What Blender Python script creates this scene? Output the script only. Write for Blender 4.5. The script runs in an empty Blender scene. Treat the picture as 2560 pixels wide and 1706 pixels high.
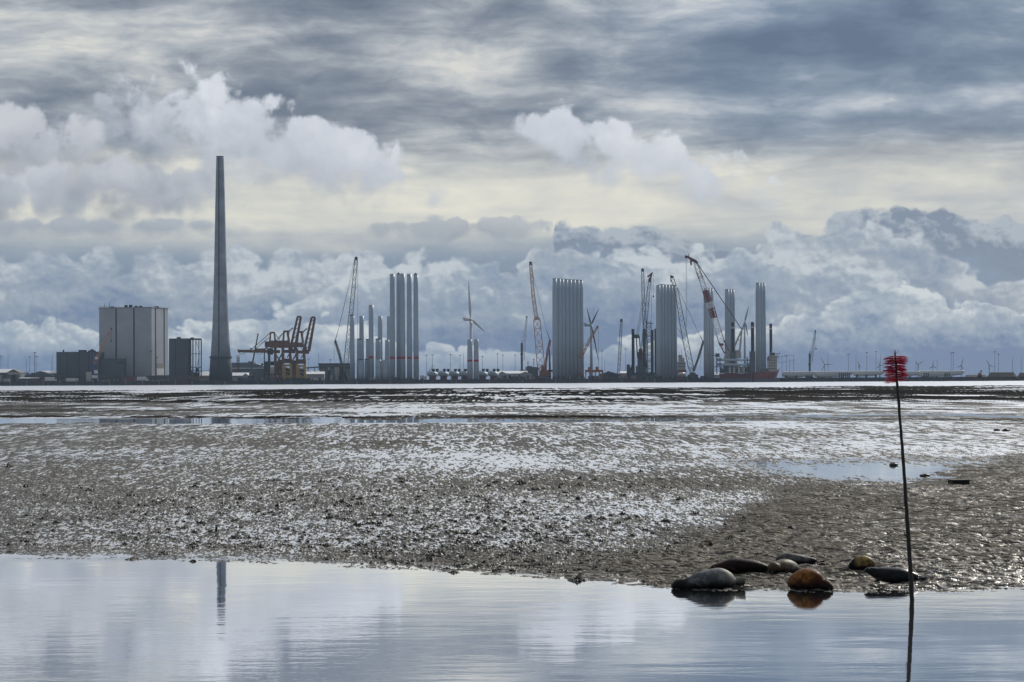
import bpy, bmesh, math, random
import numpy as np
from mathutils import Vector, Matrix
rad = math.radians
random.seed(7)
scene = bpy.context.scene
C = scene.collection

# ------------------------------------------------------------------ camera
F = 6640.0                      # focal length in pixels of the 2560 px wide photograph
HY = 950.0                      # image row of the horizon on the centre column
CAMZ = 4.0
PITCH = math.atan((HY - 853.0) / F)
ROLL = -rad(0.29)
RM = (Matrix.Rotation(rad(90) + PITCH, 3, 'X') @ Matrix.Rotation(ROLL, 3, 'Z'))
cam_d = bpy.data.cameras.new('camera')
cam_d.sensor_width = 36.0
cam_d.lens = 36.0 * F / 2560.0
cam_d.clip_start = 0.5
cam_d.clip_end = 80000
cam = bpy.data.objects.new('camera', cam_d)
cam.matrix_world = Matrix.Translation((0, 0, CAMZ)) @ RM.to_4x4()
C.objects.link(cam)
scene.camera = cam


def V(px, py, D):
    """point of the world seen at photo pixel (px, py) at distance D along the view axis y"""
    d = RM @ Vector((px - 1280.0, 853.0 - py, -F))
    return Vector((d.x / d.y * D, D, CAMZ + d.z / d.y * D))


def X(px, py, D):
    return V(px, py, D).x


# ------------------------------------------------------------------ render / exposure
scene.view_settings.view_transform = 'Standard'
scene.view_settings.look = 'None'
scene.view_settings.exposure = 0.0
scene.view_settings.gamma = 1.0
scene.cycles.max_bounces = 5
scene.cycles.diffuse_bounces = 2
scene.cycles.glossy_bounces = 3
scene.cycles.volume_bounces = 0
scene.cycles.transmission_bounces = 2
scene.cycles.sample_clamp_indirect = 4.0
scene.cycles.use_denoising = True

# ------------------------------------------------------------------ sun and sky
SUN_AZ, SUN_EL = 31.0, 32.0      # degrees right of the view direction, above the horizon
sd = bpy.data.lights.new('sun', 'SUN')
sd.energy = 3.0
sd.angle = rad(1.0)
sd.color = (1.0, 0.93, 0.82)
sun = bpy.data.objects.new('sun', sd)
SUNV = Vector((math.sin(rad(SUN_AZ)) * math.cos(rad(SUN_EL)), math.cos(rad(SUN_AZ)) * math.cos(rad(SUN_EL)), math.sin(rad(SUN_EL))))
sun.rotation_euler = SUNV.to_track_quat('Z', 'Y').to_euler()
C.objects.link(sun)


def lin(r, g, b):
    f = lambda c: (c / 255 / 12.92) if c / 255 <= 0.04045 else ((c / 255 + 0.055) / 1.055) ** 2.4
    return (f(r), f(g), f(b), 1.0)


class NT:
    """tiny helper to write node graphs as formulas"""
    def __init__(s, tree):
        s.t = tree; s.n = tree.nodes; s.l = tree.links

    def put(s, sock, v):
        if isinstance(v, bpy.types.NodeSocket):
            s.l.new(v, sock)
        elif v is not None:
            if isinstance(v, (tuple, list)) and len(v) == 4 and sock.type == 'VECTOR':
                v = v[:3]
            sock.default_value = v

    def m(s, op, a, b=None, c=None, clamp=False):
        n = s.n.new('ShaderNodeMath'); n.operation = op; n.use_clamp = clamp
        for i, v in enumerate((a, b, c)):
            if v is not None:
                s.put(n.inputs[i], v)
        return n.outputs[0]

    def xyz(s, x, y, z=0.0):
        n = s.n.new('ShaderNodeCombineXYZ')
        s.put(n.inputs[0], x); s.put(n.inputs[1], y); s.put(n.inputs[2], z)
        return n.outputs[0]

    def sep(s, v):
        n = s.n.new('ShaderNodeSeparateXYZ'); s.put(n.inputs[0], v)
        return n.outputs

    def vadd(s, a, b, op='ADD'):
        n = s.n.new('ShaderNodeVectorMath'); n.operation = op
        s.put(n.inputs[0], a); s.put(n.inputs[1], b)
        return n.outputs[0]

    def noise(s, vec, scale=5, detail=2, rough=0.5, dim='2D', dist=0.0, col=False):
        n = s.n.new('ShaderNodeTexNoise'); n.noise_dimensions = dim
        s.put(n.inputs['Vector'], vec); n.inputs['Scale'].default_value = scale
        n.inputs['Detail'].default_value = detail; n.inputs['Roughness'].default_value = rough
        n.inputs['Distortion'].default_value = dist
        return n.outputs['Color' if col else 'Fac']

    def voro(s, vec, scale=5, detail=0, rough=0.5, feat='SMOOTH_F1', smooth=0.6, dim='2D'):
        n = s.n.new('ShaderNodeTexVoronoi'); n.voronoi_dimensions = dim; n.feature = feat
        s.put(n.inputs['Vector'], vec); n.inputs['Scale'].default_value = scale
        n.inputs['Detail'].default_value = detail; n.inputs['Roughness'].default_value = rough
        if feat == 'SMOOTH_F1':
            n.inputs['Smoothness'].default_value = smooth
        return n.outputs['Distance']

    def ss(s, e0, e1, x, lo=0.0, hi=1.0, mode='SMOOTHSTEP'):
        n = s.n.new('ShaderNodeMapRange'); n.interpolation_type = mode; n.clamp = True
        s.put(n.inputs['Value'], x); n.inputs['From Min'].default_value = e0; n.inputs['From Max'].default_value = e1
        n.inputs['To Min'].default_value = lo; n.inputs['To Max'].default_value = hi
        return n.outputs[0]

    def mix(s, f, a, b, mode='MIX'):
        n = s.n.new('ShaderNodeMix'); n.data_type = 'RGBA'; n.blend_type = mode
        s.put(n.inputs[0], f); s.put(n.inputs[6], a); s.put(n.inputs[7], b)
        return n.outputs[2]

    def curve(s, x, pts):
        """piecewise smooth curve; pts in real units, x scaled by 1/2.56"""
        n = s.n.new('ShaderNodeFloatCurve')
        s.put(n.inputs['Value'], x)
        c = n.mapping.curves[0]
        while len(c.points) > 2:
            c.points.remove(c.points[1])
        c.points[0].location = pts[0]; c.points[1].location = pts[-1]
        for p in pts[1:-1]:
            c.points.new(*p)
        n.mapping.update()
        return n.outputs[0]

    def ramp(s, x, stops):
        n = s.n.new('ShaderNodeValToRGB'); s.put(n.inputs[0], x)
        e = n.color_ramp.elements
        while len(e) > 1:
            e.remove(e[0])
        e[0].position = stops[0][0]; e[0].color = stops[0][1]
        for p, c in stops[1:]:
            k = e.new(p); k.color = c
        return n.outputs[0]


world = bpy.data.worlds.new("World")
scene.world = world
world.use_nodes = True
wt = world.node_tree
wt.nodes.clear()
w = NT(wt)
tc = wt.nodes.new('ShaderNodeTexCoord')
dx, dy, dz = w.sep(tc.outputs['Generated'])
az = w.m('ARCTAN2', dx, dy)
el = w.m('ARCSINE', w.m('MINIMUM', w.m('MAXIMUM', dz, -0.999), 0.999))
U = w.m('MULTIPLY_ADD', az, 6.64, 1.28)          # thousands of photo pixels to the right
Vv = w.m('MULTIPLY', el, 6.64)                   # thousands of photo pixels above the horizon
U1 = w.m('DIVIDE', U, 2.56)
UV = w.xyz(U, Vv)
# --- stratus deck seen in perspective: a noise on a plane overhead
iz = w.m('DIVIDE', 1.0, w.m('ADD', w.m('MAXIMUM', dz, 0.0), 0.05))
P = w.xyz(w.m('MULTIPLY', dx, iz), w.m('MULTIPLY', dy, iz))
wob = w.vadd(P, w.vadd(w.noise(P, 0.7, 2, 0.5, col=True), (1.1, 1.1, 0), 'MULTIPLY'))
nA = w.noise(wob, 1.35, 7, 0.60)
nB = w.noise(w.vadd(P, (7.3, 2.1, 0)), 0.62, 3, 0.5)
nC = w.noise(w.vadd(w.xyz(w.m('MULTIPLY', U, 2.6), w.m('MULTIPLY', Vv, 8.0)), (3, 5, 0)), 1.0, 5, 0.6)
Wp = w.vadd(UV, w.vadd(w.vadd(w.noise(UV, 3.0, 3, 0.5, col=True), (-0.5, -0.5, -0.5)), (0.18, 0.07, 0), 'MULTIPLY'))
nD = w.noise(w.vadd(w.vadd(Wp, (2.1, 7.3, 1), 'MULTIPLY'), (1.9, 4.4, 0)), 1.0, 6, 0.58)
nE = w.noise(w.vadd(w.vadd(Wp, (5, 17, 1), 'MULTIPLY'), (6.9, 1.4, 0)), 1.0, 4, 0.6)
strat = w.m('ADD', w.m('MULTIPLY', nA, 0.22), w.m('ADD', w.m('MULTIPLY', nB, 0.20), w.m('MULTIPLY', nC, 0.12)))
strat = w.m('ADD', strat, w.m('ADD', w.m('MULTIPLY', nD, 0.40), w.m('MULTIPLY', nE, 0.12)))
Vn = w.m('ADD', Vv, w.m('MULTIPLY', w.m('SUBTRACT', nC, 0.5), 0.10))
# heavier, bluer deck upper right
darkR = w.m('MULTIPLY', w.ss(1.15, 2.0, U), w.ss(0.50, 0.68, Vn))
darkR = w.m('MULTIPLY', darkR, w.ss(2.5, 1.2, Vv))
sv = w.m('SUBTRACT', w.m('MULTIPLY_ADD', w.m('SUBTRACT', strat, 0.515), 1.35, 0.53), w.m('MULTIPLY', darkR, 0.045))
deck = w.ramp(sv, [(0.36, lin(118, 128, 144)), (0.45, lin(142, 150, 163)), (0.52, lin(164, 170, 179)),
                   (0.59, lin(192, 196, 201)), (0.68, lin(226, 225, 221))])
deckR = w.ramp(sv, [(0.36, lin(108, 125, 150)), (0.46, lin(128, 144, 166)), (0.54, lin(150, 163, 180)),
                    (0.62, lin(182, 190, 202)), (0.70, lin(216, 219, 222))])
deck = w.mix(darkR, deck, deckR)
# luminous cream band under the deck
band = w.ramp(w.m('ADD', w.m('MULTIPLY', w.m('SUBTRACT', strat, 0.52), 1.6), 0.5),
              [(0.1, lin(170, 176, 186)), (0.34, lin(200, 203, 206)), (0.54, lin(226, 225, 218)), (0.80, lin(250, 246, 230))])
bm_ = w.m('MULTIPLY', w.ss(0.62, 0.46, Vn), w.ss(0.12, 0.34, Vv))
sky_c = w.mix(bm_, deck, band)
# blue-grey air close to the horizon
low = w.ramp(Vv, [(0.0, lin(132, 154, 180)), (0.1, lin(126, 147, 176)), (0.22, lin(128, 146, 172)), (0.36, lin(170, 181, 193)), (0.45, lin(196, 200, 202))])
sky_c = w.mix(w.ss(0.40, 0.30, Vn), sky_c, low)


def w_mid(a, b):
    return tuple((x + y) / 2 for x, y in zip(a, b))


def bank(col, top, lo, hi, scale, amp, light, dark, blue, depth=0.12, seed=0.0, edge=0.006, fade=None, relief=1.0):
    """a bank of cumulus: billowing top line over U, lit rims, blue-grey body"""
    H = w.m('MULTIPLY_ADD', w.curve(U1, top), hi - lo, lo)
    Q = w.vadd(UV, (seed, seed * 0.37, 0))
    Qs = w.vadd(Q, w.vadd(w.vadd(w.noise(Q, 9, 3, 0.6, col=True), (-0.5, -0.5, -0.5)), (0.06, 0.045, 0), 'MULTIPLY'))
    Qs = w.vadd(Qs, (1.0, 1.35, 1), 'MULTIPLY')
    b = w.voro(Qs, scale, 1.5, 0.5, feat='F1')
    q1 = w.noise(Qs, scale * 0.75, 5, 0.56)
    q2 = w.noise(w.vadd(Qs, (0.007, 0.014, 0)), scale * 0.75, 5, 0.56)
    fn = w.noise(Q, 38, 3, 0.6)
    Fv = w.m('SUBTRACT', w.m('ADD', H, w.m('MULTIPLY', w.m('SUBTRACT', 0.5, b), amp)), Vv)
    Fv = w.m('ADD', Fv, w.m('MULTIPLY', w.m('SUBTRACT', fn, 0.5), 0.016))
    al = w.ss(-edge, edge, Fv)
    rl = w.m('ADD', w.m('MULTIPLY', w.m('SUBTRACT', q1, q2), 2.4 * relief), w.m('MULTIPLY', w.m('SUBTRACT', 0.45, b), 0.28 * relief))
    sh = w.m('ADD', w.m('ADD', w.ss(0.0, depth, Fv, mode='LINEAR'), 0.16), w.m('MULTIPLY', w.m('SUBTRACT', w.noise(w.vadd(Q, (1, 2.2, 1), 'MULTIPLY'), 3.6, 4, 0.55), 0.5), 1.25))
    sh = w.m('SUBTRACT', w.m('ADD', sh, w.m('MULTIPLY', w.m('SUBTRACT', fn, 0.5), 0.3)), rl)
    c = w.ramp(sh, [(-0.0, light), (0.12, light), (0.42, dark), (0.72, w_mid(dark, blue)), (1.0, blue)])
    if fade is not None:
        al = w.m('MULTIPLY', al, fade)
    return w.mix(al, col, c)


def puff(col, cx, cy, rx, ry, light, dark, seed, tilt=0.0, soft=0.25, thr=0.0, side=0.0):
    """a single torn cloud"""
    u = w.m('SUBTRACT', U, cx); v = w.m('SUBTRACT', Vv, cy)
    v = w.m('ADD', v, w.m('MULTIPLY', u, tilt))
    Q = w.vadd(UV, (seed, seed * 0.7, 0))
    r = w.m('ADD', w.m('POWER', w.m('ABSOLUTE', w.m('DIVIDE', u, rx)), 2.0), w.m('POWER', w.m('ABSOLUTE', w.m('DIVIDE', v, ry)), 2.0))
    n1 = w.noise(Q, 8, 6, 0.58, dist=0.15)
    b = w.voro(Q, 9, 1.5, 0.5, feat='F1')
    f = w.m('ADD', w.m('SUBTRACT', 1.0, r), w.m('ADD', w.m('MULTIPLY', w.m('SUBTRACT', n1, 0.5), 2.1), w.m('MULTIPLY', w.m('SUBTRACT', 0.45, b), 0.9)))
    sf = w.m('MULTIPLY', w.ss(-0.4, 0.4, w.m('DIVIDE', v, ry), 1.15, 0.45), soft)
    al = w.m('MULTIPLY', w.ss(0.0, 1.0, w.m('DIVIDE', w.m('SUBTRACT', f, thr), sf)), w.ss(-1.5, -0.3, w.m('DIVIDE', v, ry)))
    below = w.m('DIVIDE', v, ry)
    sh = w.m('ADD', w.m('MULTIPLY', below, -0.55), w.m('MULTIPLY', w.m('SUBTRACT', n1, 0.5), -1.1))
    sh = w.m('SUBTRACT', sh, w.m('MULTIPLY', w.m('DIVIDE', u, rx), side))
    return w.mix(w.m('MULTIPLY', al, 0.94), col, w.ramp(w.m('ADD', sh, 0.42), [(0.0, light), (0.55, w_mid(light, dark)), (1.0, dark)]))


# soft dark-bottomed clouds on the left, torn white ones in the middle
sky_c = puff(sky_c, 0.06, 0.56, 0.30, 0.14, lin(216, 218, 224), lin(160, 167, 179), 7.7, soft=1.0)
sky_c = puff(sky_c, 0.05, 0.45, 0.22, 0.09, lin(212, 216, 223), lin(128, 138, 154), 1.7, soft=0.9, side=0.2)
sky_c = puff(sky_c, 0.33, 0.47, 0.30, 0.10, lin(210, 213, 220), lin(130, 139, 154), 5.2, soft=0.9)
sky_c = puff(sky_c, 0.64, 0.555, 0.34, 0.10, lin(216, 220, 228), lin(176, 183, 194), 12.3, tilt=0.15, soft=1.1)
sky_c = puff(sky_c, 0.47, 0.615, 0.24, 0.17, lin(232, 235, 241), lin(122, 134, 153), 3.1, tilt=0.10, soft=1.0, side=0.45)
sky_c = puff(sky_c, 0.76, 0.575, 0.36, 0.125, lin(226, 229, 236), lin(168, 176, 188), 8.4, tilt=0.33, soft=0.9)
sky_c = puff(sky_c, 1.47, 0.58, 0.19, 0.11, lin(228, 231, 238), lin(186, 192, 203), 2.2, tilt=0.35, soft=0.75)
sky_c = puff(sky_c, 1.70, 0.52, 0.28, 0.10, lin(230, 233, 239), lin(188, 194, 204), 6.6, tilt=0.30, soft=0.9)
sky_c = puff(sky_c, 1.12, 0.375, 0.26, 0.04, lin(200, 204, 208), lin(158, 167, 180), 4.9, soft=0.7)
sky_c = puff(sky_c, 0.20, 0.375, 0.60, 0.035, lin(188, 194, 202), lin(164, 172, 184), 9.9, soft=1.2)
# banks of cumulus, far ones first
sky_c = bank(sky_c, [(0, .30), (.28, .30), (.40, .34), (.49, .36), (.535, .42), (.545, .80), (.575, .82), (.60, .74), (.63, .80), (.66, .62), (.72, .58), (.78, .56), (.80, .62), (.815, .90), (.86, .92), (.92, .84), (1, .76)],
             0.12, 0.48, 8, 0.085, lin(190, 198, 207), lin(142, 155, 174), lin(150, 166, 188), depth=0.26, seed=0.3, edge=0.012, relief=0.8)
sky_c = bank(sky_c, [(0, .50), (.06, .55), (.14, .52), (.23, .58), (.30, .56), (.42, .50), (.5, .42), (.53, .62), (.62, .45), (.70, .50), (.8, .72), (.9, .64), (.94, .40), (1, .30)],
             0.14, 0.48, 9.5, 0.08, lin(210, 216, 222), lin(176, 186, 198), lin(128, 149, 179), depth=0.26, seed=2.9, edge=0.011, relief=0.6)
sky_c = bank(sky_c, [(0, .06), (.2, .10), (.28, .26), (.34, .50), (.40, .58), (.46, .60), (.55, .66), (.66, .72), (.76, .66), (.85, .60), (.90, .36), (.95, .14), (1, .10)],
             0.12, 0.40, 10, 0.07, lin(212, 219, 224), lin(172, 184, 198), lin(124, 147, 179), depth=0.24, seed=5.6, edge=0.010, relief=0.6)
sky_c = bank(sky_c, [(0, .50), (.04, .55), (.10, .50), (.17, .42), (.24, .52), (.32, .55), (.40, .30), (.50, .25), (.62, .34), (.72, .44), (.80, .62), (.88, .86), (.94, .70), (1, .66)],
             0.02, 0.27, 12, 0.05, lin(222, 228, 231), lin(186, 197, 208), lin(122, 147, 181), depth=0.17, seed=9.3, relief=0.6)
sky_c = w.mix(w.ss(0.13, 0.0, Vv, 0.0, 0.85), sky_c, lin(126, 150, 181))
gm = w.n.new('ShaderNodeGamma'); w.put(gm.inputs[0], sky_c); gm.inputs[1].default_value = 1.32
sky_c = w.mix(1.0, gm.outputs[0], (1.09, 1.085, 1.07, 1), 'MULTIPLY')
# the bright side of the overcast: around the hidden sun, and higher up
dots = w.n.new('ShaderNodeVectorMath'); dots.operation = 'DOT_PRODUCT'
w.put(dots.inputs[0], tc.outputs['Generated']); dots.inputs[1].default_value = SUNV
glow = w.m('POWER', w.m('MAXIMUM', dots.outputs['Value'], 0.0), 5.0)
gain = w.m('ADD', w.ss(-0.5, 0.7, dy, 0.62, 1.0), w.m('MULTIPLY', w.m('MULTIPLY', glow, w.ss(0.75, 2.2, Vv)), 2.3))
sky_c = w.mix(1.0, sky_c, w.xyz(gain, gain, gain), 'MULTIPLY')
# dim ground half
sky_c = w.mix(w.ss(0.0, -0.05, Vv), sky_c, lin(90, 100, 110))
nish = wt.nodes.new('ShaderNodeTexSky')
nish.sky_type = 'NISHITA'; nish.sun_disc = False
nish.sun_elevation = rad(SUN_EL); nish.sun_rotation = rad(SUN_AZ)
bg_sky = wt.nodes.new('ShaderNodeBackground'); bg_sky.inputs[1].default_value = 0.06
w.l.new(nish.outputs[0], bg_sky.inputs[0])
bg_cloud = wt.nodes.new('ShaderNodeBackground'); bg_cloud.inputs[1].default_value = 1.0
w.l.new(sky_c, bg_cloud.inputs[0])
ms = wt.nodes.new('ShaderNodeMixShader'); ms.inputs[0].default_value = 0.92
w.l.new(bg_sky.outputs[0], ms.inputs[1]); w.l.new(bg_cloud.outputs[0], ms.inputs[2])
wo = wt.nodes.new('ShaderNodeOutputWorld')
w.l.new(ms.outputs[0], wo.inputs[0])
world.cycles.sampling_method = 'MANUAL'
world.cycles.sample_map_resolution = 512
# ------------------------------------------------------------------ materials
MATS = {}


def mat(name, col, rough=0.6, metal=0.0, var=0.12, scale=0.4, spec=0.5, bump=0.0, bscale=3.0, col2=None):
    """procedural surface: base colour with soft weathering noise in object space"""
    if name in MATS:
        return MATS[name]
    m = bpy.data.materials.new(name); m.use_nodes = True
    t = NT(m.node_tree)
    b = m.node_tree.nodes['Principled BSDF']
    tcn = m.node_tree.nodes.new('ShaderNodeTexCoord')
    o = tcn.outputs['Object']
    c = tuple(col[:3]) + (1.0,)
    if var > 0:
        n = t.noise(o, scale, 4, 0.6, dim='3D')
        lo = tuple(x * (1 - var) for x in c[:3]) + (1.0,)
        hi = tuple(min(x * (1 + var), 1) for x in c[:3]) + (1.0,)
        if col2:
            lo = tuple(col2[:3]) + (1.0,)
        cc = t.ramp(n, [(0.35, lo), (0.65, hi)])
        t.put(b.inputs['Base Color'], cc)
    else:
        b.inputs['Base Color'].default_value = c
    b.inputs['Roughness'].default_value = rough
    b.inputs['Metallic'].default_value = metal
    b.inputs['Specular IOR Level'].default_value = spec
    if bump > 0:
        bn = m.node_tree.nodes.new('ShaderNodeBump')
        bn.inputs['Distance'].default_value = bump
        t.put(bn.inputs['Height'], t.noise(o, bscale, 3, 0.6, dim='3D'))
        t.put(b.inputs['Normal'], bn.outputs[0])
    MATS[name] = m
    return m


# ------------------------------------------------------------------ mesh builder
class MB:
    def __init__(s):
        s.v = []; s.f = []

    def add(s, vs, fs):
        k = len(s.v)
        s.v.extend(Vector(v) for v in vs)
        s.f.extend(tuple(i + k for i in f) for f in fs)

    def hexa(s, p):
        """8 corners: bottom 0-3 ccw, top 4-7"""
        s.add(p, [(3, 2, 1, 0), (4, 5, 6, 7), (0, 1, 5, 4), (1, 2, 6, 5), (2, 3, 7, 6), (3, 0, 4, 7)])

    def box(s, x0, x1, y0, y1, z0, z1, bev=0.0):
        s.hexa([(x0, y0, z0), (x1, y0, z0), (x1, y1, z0), (x0, y1, z0), (x0, y0, z1), (x1, y0, z1), (x1, y1, z1), (x0, y1, z1)])

    def boxp(s, px0, px1, pyt, pyb, D, dep, zb=None):
        """box whose front face fills the photo rectangle at distance D, dep metres deep"""
        x0 = X(px0, pyb, D); x1 = X(px1, pyb, D)
        z1 = V((px0 + px1) / 2, pyt, D).z
        z0 = V((px0 + px1) / 2, pyb, D).z if zb is None else zb
        s.box(x0, x1, D, D + dep, z0, z1)

    def rotbox(s, cx, cy, lx, ly, z0, z1, yaw):
        ca, sa = math.cos(yaw), math.sin(yaw)
        pts = []
        for z in (z0, z1):
            for a, b in ((-1, -1), (1, -1), (1, 1), (-1, 1)):
                u, v = a * lx / 2, b * ly / 2
                pts.append((cx + u * ca - v * sa, cy + u * sa + v * ca, z))
        s.hexa(pts)

    def beam(s, p, q, w0, w1=None, n=4, cap=True):
        w1 = w0 if w1 is None else w1
        p = Vector(p); q = Vector(q)
        d = (q - p)
        if d.length < 1e-6:
            return
        d.normalize()
        up = Vector((0, 1, 0)) if abs(d.y) < 0.9 else Vector((1, 0, 0))
        a = d.cross(up).normalized(); b = a.cross(d).normalized()
        off = math.pi / 4 if n == 4 else 0.0
        vs = []
        for (c, r) in ((p, w0 / 2), (q, w1 / 2)):
            rr = r * (1.414 if n == 4 else 1.0)
            for i in range(n):
                t = off + 2 * math.pi * i / n
                vs.append(c + a * (rr * math.cos(t)) + b * (rr * math.sin(t)))
        fs = [(i, (i + 1) % n, n + (i + 1) % n, n + i) for i in range(n)]
        if cap:
            fs += [tuple(reversed(range(n))), tuple(range(n, 2 * n))]
        s.add(vs, fs)

    def lathe(s, cx, cy, prof, n=24, cap=True, sx=1.0):
        """profile [(z, r)] turned about the vertical through (cx, cy); prof may carry (z, r, dx)"""
        vs = []
        for p in prof:
            ox = p[2] if len(p) > 2 else 0.0
            for i in range(n):
                t = 2 * math.pi * i / n
                vs.append((cx + ox + p[1] * math.cos(t) * sx, cy + p[1] * math.sin(t), p[0]))
        fs = []
        for k in range(len(prof) - 1):
            for i in range(n):
                j = (i + 1) % n
                fs.append((k * n + i, k * n + j, (k + 1) * n + j, (k + 1) * n + i))
        if cap:
            fs += [tuple(reversed(range(n))), tuple(range((len(prof) - 1) * n, len(prof) * n))]
        s.add(vs, fs)

    def lattice(s, p, q, w0, w1, seg, m=0.35, md=None, up=None):
        """four-chord lattice boom from p to q, widths w0 -> w1"""
        md = md or m * 0.7
        p = Vector(p); q = Vector(q)
        d = (q - p).normalized()
        up = Vector((0, 1, 0)) if abs(d.y) < 0.9 else Vector((1, 0, 0))
        a = d.cross(up).normalized(); b = a.cross(d).normalized()
        rings = []
        for i in range(seg + 1):
            t = i / seg
            r = (w0 + (w1 - w0) * t) / 2
            c = p.lerp(q, t)
            rings.append([c + a * r + b * r, c - a * r + b * r, c - a * r - b * r, c + a * r - b * r])
        for k in range(4):
            s.beam(rings[0][k], rings[-1][k], m)
        for i in range(seg):
            for k in range(4):
                j = (k + 1) % 4
                if (i + k) % 2 == 0:
                    s.beam(rings[i][k], rings[i + 1][j], md)
                else:
                    s.beam(rings[i][j], rings[i + 1][k], md)
                if i % 2 == 0:
                    s.beam(rings[i][k], rings[i][j], md)

    def ell(s, c, rx, ry, rz, nu=12, nv=8, jit=0.0, rnd=random):
        c = Vector(c); vs = []; fs = []
        for j in range(nv + 1):
            th = math.pi * j / nv
            for i in range(nu):
                ph = 2 * math.pi * i / nu
                k = 1 + rnd.uniform(-jit, jit)
                vs.append(c + Vector((rx * math.sin(th) * math.cos(ph) * k, ry * math.sin(th) * math.sin(ph) * k, rz * math.cos(th) * k)))
        for j in range(nv):
            for i in range(nu):
                i2 = (i + 1) % nu
                fs.append((j * nu + i, (j + 1) * nu + i, (j + 1) * nu + i2, j * nu + i2))
        s.add(vs, fs)

    def build(s, name, material, parent=None, smooth=False, loc=None):
        me = bpy.data.meshes.new(name)
        o = bpy.data.objects.new(name, me)
        if parent is not None:
            org = parent['_org'] if '_org' in parent else (0, 0, 0)
            org = Vector(org)
            o.parent = parent
            wl = org
            if parent.parent is not None or parent.type == 'MESH':
                o.location = (0, 0, 0)
        else:
            wl = Vector(loc) if loc is not None else Vector((0, 0, 0))
            o.location = wl
        me.from_pydata([tuple(v - wl) for v in s.v], [], s.f)
        bm = bmesh.new(); bm.from_mesh(me)
        bmesh.ops.recalc_face_normals(bm, faces=bm.faces)
        bm.to_mesh(me); bm.free()
        if smooth:
            me.polygons.foreach_set('use_smooth', [True] * len(me.polygons))
        me.materials.append(material)
        o['_org'] = tuple(wl)
        C.objects.link(o)
        return o


def tag(o, label, cat, group=None, kind=None):
    if label: o['label'] = label
    if cat: o['category'] = cat
    if group: o['group'] = group
    if kind: o['kind'] = kind
    return o


def thing(name, label, cat, loc=(0, 0, 0), group=None):
    o = bpy.data.objects.new(name, None)
    o.empty_display_size = 1
    o.location = loc
    o['_org'] = tuple(loc)
    C.objects.link(o)
    return tag(o, label, cat, group)


def struct(o):
    o['kind'] = 'structure'
    return o


GZ = 4.5        # level of the harbour ground above the water
DQ = 3000.0     # distance of the quay edge
# ------------------------------------------------------------------ numpy noise
def _hash(ix, iy, seed):
    h = (ix * 374761393 + iy * 668265263 + seed * 974634777) & 0xFFFFFFFF
    h = ((h ^ (h >> 13)) * 1274126177) & 0xFFFFFFFF
    h = (h ^ (h >> 16)) & 0xFFFFFFFF
    return h.astype(np.float64) / 4294967295.0


def vnoise(x, y, seed=0):
    ix = np.floor(x).astype(np.int64); iy = np.floor(y).astype(np.int64)
    fx = x - ix; fy = y - iy
    fx = fx * fx * (3 - 2 * fx); fy = fy * fy * (3 - 2 * fy)
    a = _hash(ix, iy, seed); b = _hash(ix + 1, iy, seed); c = _hash(ix, iy + 1, seed); d = _hash(ix + 1, iy + 1, seed)
    return (a + (b - a) * fx) * (1 - fy) + (c + (d - c) * fx) * fy


def fbm(x, y, seed=0, oc=4, g=0.5):
    s = 0; a = 1; t = 0
    for k in range(oc):
        s = s + a * vnoise(x * 2 ** k + 17.3 * k, y * 2 ** k - 9.1 * k, seed + k)
        t += a; a *= g
    return s / t


def smooth(e0, e1, x):
    t = np.clip((x - e0) / (e1 - e0), 0, 1)
    return t * t * (3 - 2 * t)


def banded(x, y, seed, wpx, hpx, oc=3, ridge=False):
    """relief whose grain grows with the distance from the shore (fine ripples near, shell banks far out)"""
    s = np.log(np.maximum(y, 30.0) / 50.0) / 0.45
    k0 = np.floor(s).astype(int)
    out = np.zeros_like(x)
    for k in range(int(k0.min()), int(k0.max()) + 2):
        wgt = np.clip(1 - np.abs(s - k), 0, 1)
        idx = np.nonzero(wgt > 0)
        if len(idx[0]) == 0:
            continue
        d = 50.0 * math.exp(0.45 * k)
        sx = wpx * (1 + 0.30 * max(k - 1.5, 0)) * d / F; sy = hpx * d * d / (F * CAMZ)
        xx = x[idx] / sx; yy = y[idx] / sy
        # skewed so that the grain does not run square to the shore
        yy = yy + 1.3 * vnoise(xx * 0.31, yy * 0.23, seed + 7 * k); xx = xx + 1.3 * vnoise(xx * 0.27 + 9, yy * 0.31, seed + 5 * k)
        n = fbm(xx + 0.35 * yy, yy, seed + 31 * k, oc)
        if ridge:
            n = 1 - np.abs(2 * n - 1) * 2.2
        out[idx] += wgt[idx] * (n - 0.5)
    # blending two noises flattens them where they meet: restore the contrast
    fr = s - np.floor(s)
    out /= np.sqrt(fr ** 2 + (1 - fr) ** 2)
    return out


def hor(px):
    return HY - math.tan(rad(0.29)) * (px - 1280.0)


SHORE = np.array([(-3200, 1385), (-600, 1398), (0, 1401), (300, 1404), (600, 1411), (900, 1425), (1280, 1448), (1500, 1464), (1680, 1476), (1850, 1482),
                  (2000, 1485), (2200, 1487), (2560, 1480), (3200, 1470), (6000, 1440)], float)
pxs = np.concatenate([np.arange(-3200, -420, 12.0), np.arange(-420, 2990, 1.5), np.arange(2990, 6000, 12.0)])
pys = np.concatenate([np.arange(971.0, 1120, 0.42), np.arange(1120, 1520, 0.6)])
PX, PY = np.meshgrid(pxs, pys)
HOR = hor(PX)
DROP = np.maximum(PY - 956.5 + 6.4 , 1.0)
# the same rows counted from the (rolled) horizon
row = PY - 950.0
Yw = CAMZ * F / row
Xw = (PX - 1280.0) / F * Yw
PYi = row + HOR          # photo row this ground point appears on
shore_y = np.interp(PX, SHORE[:, 0], SHORE[:, 1])
n_sh = (fbm(Xw * 0.6, Yw * 0.15, 5, 4) - 0.5)
into = (shore_y + n_sh * 9 - PYi)         # photo rows inland of the water's edge


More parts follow.
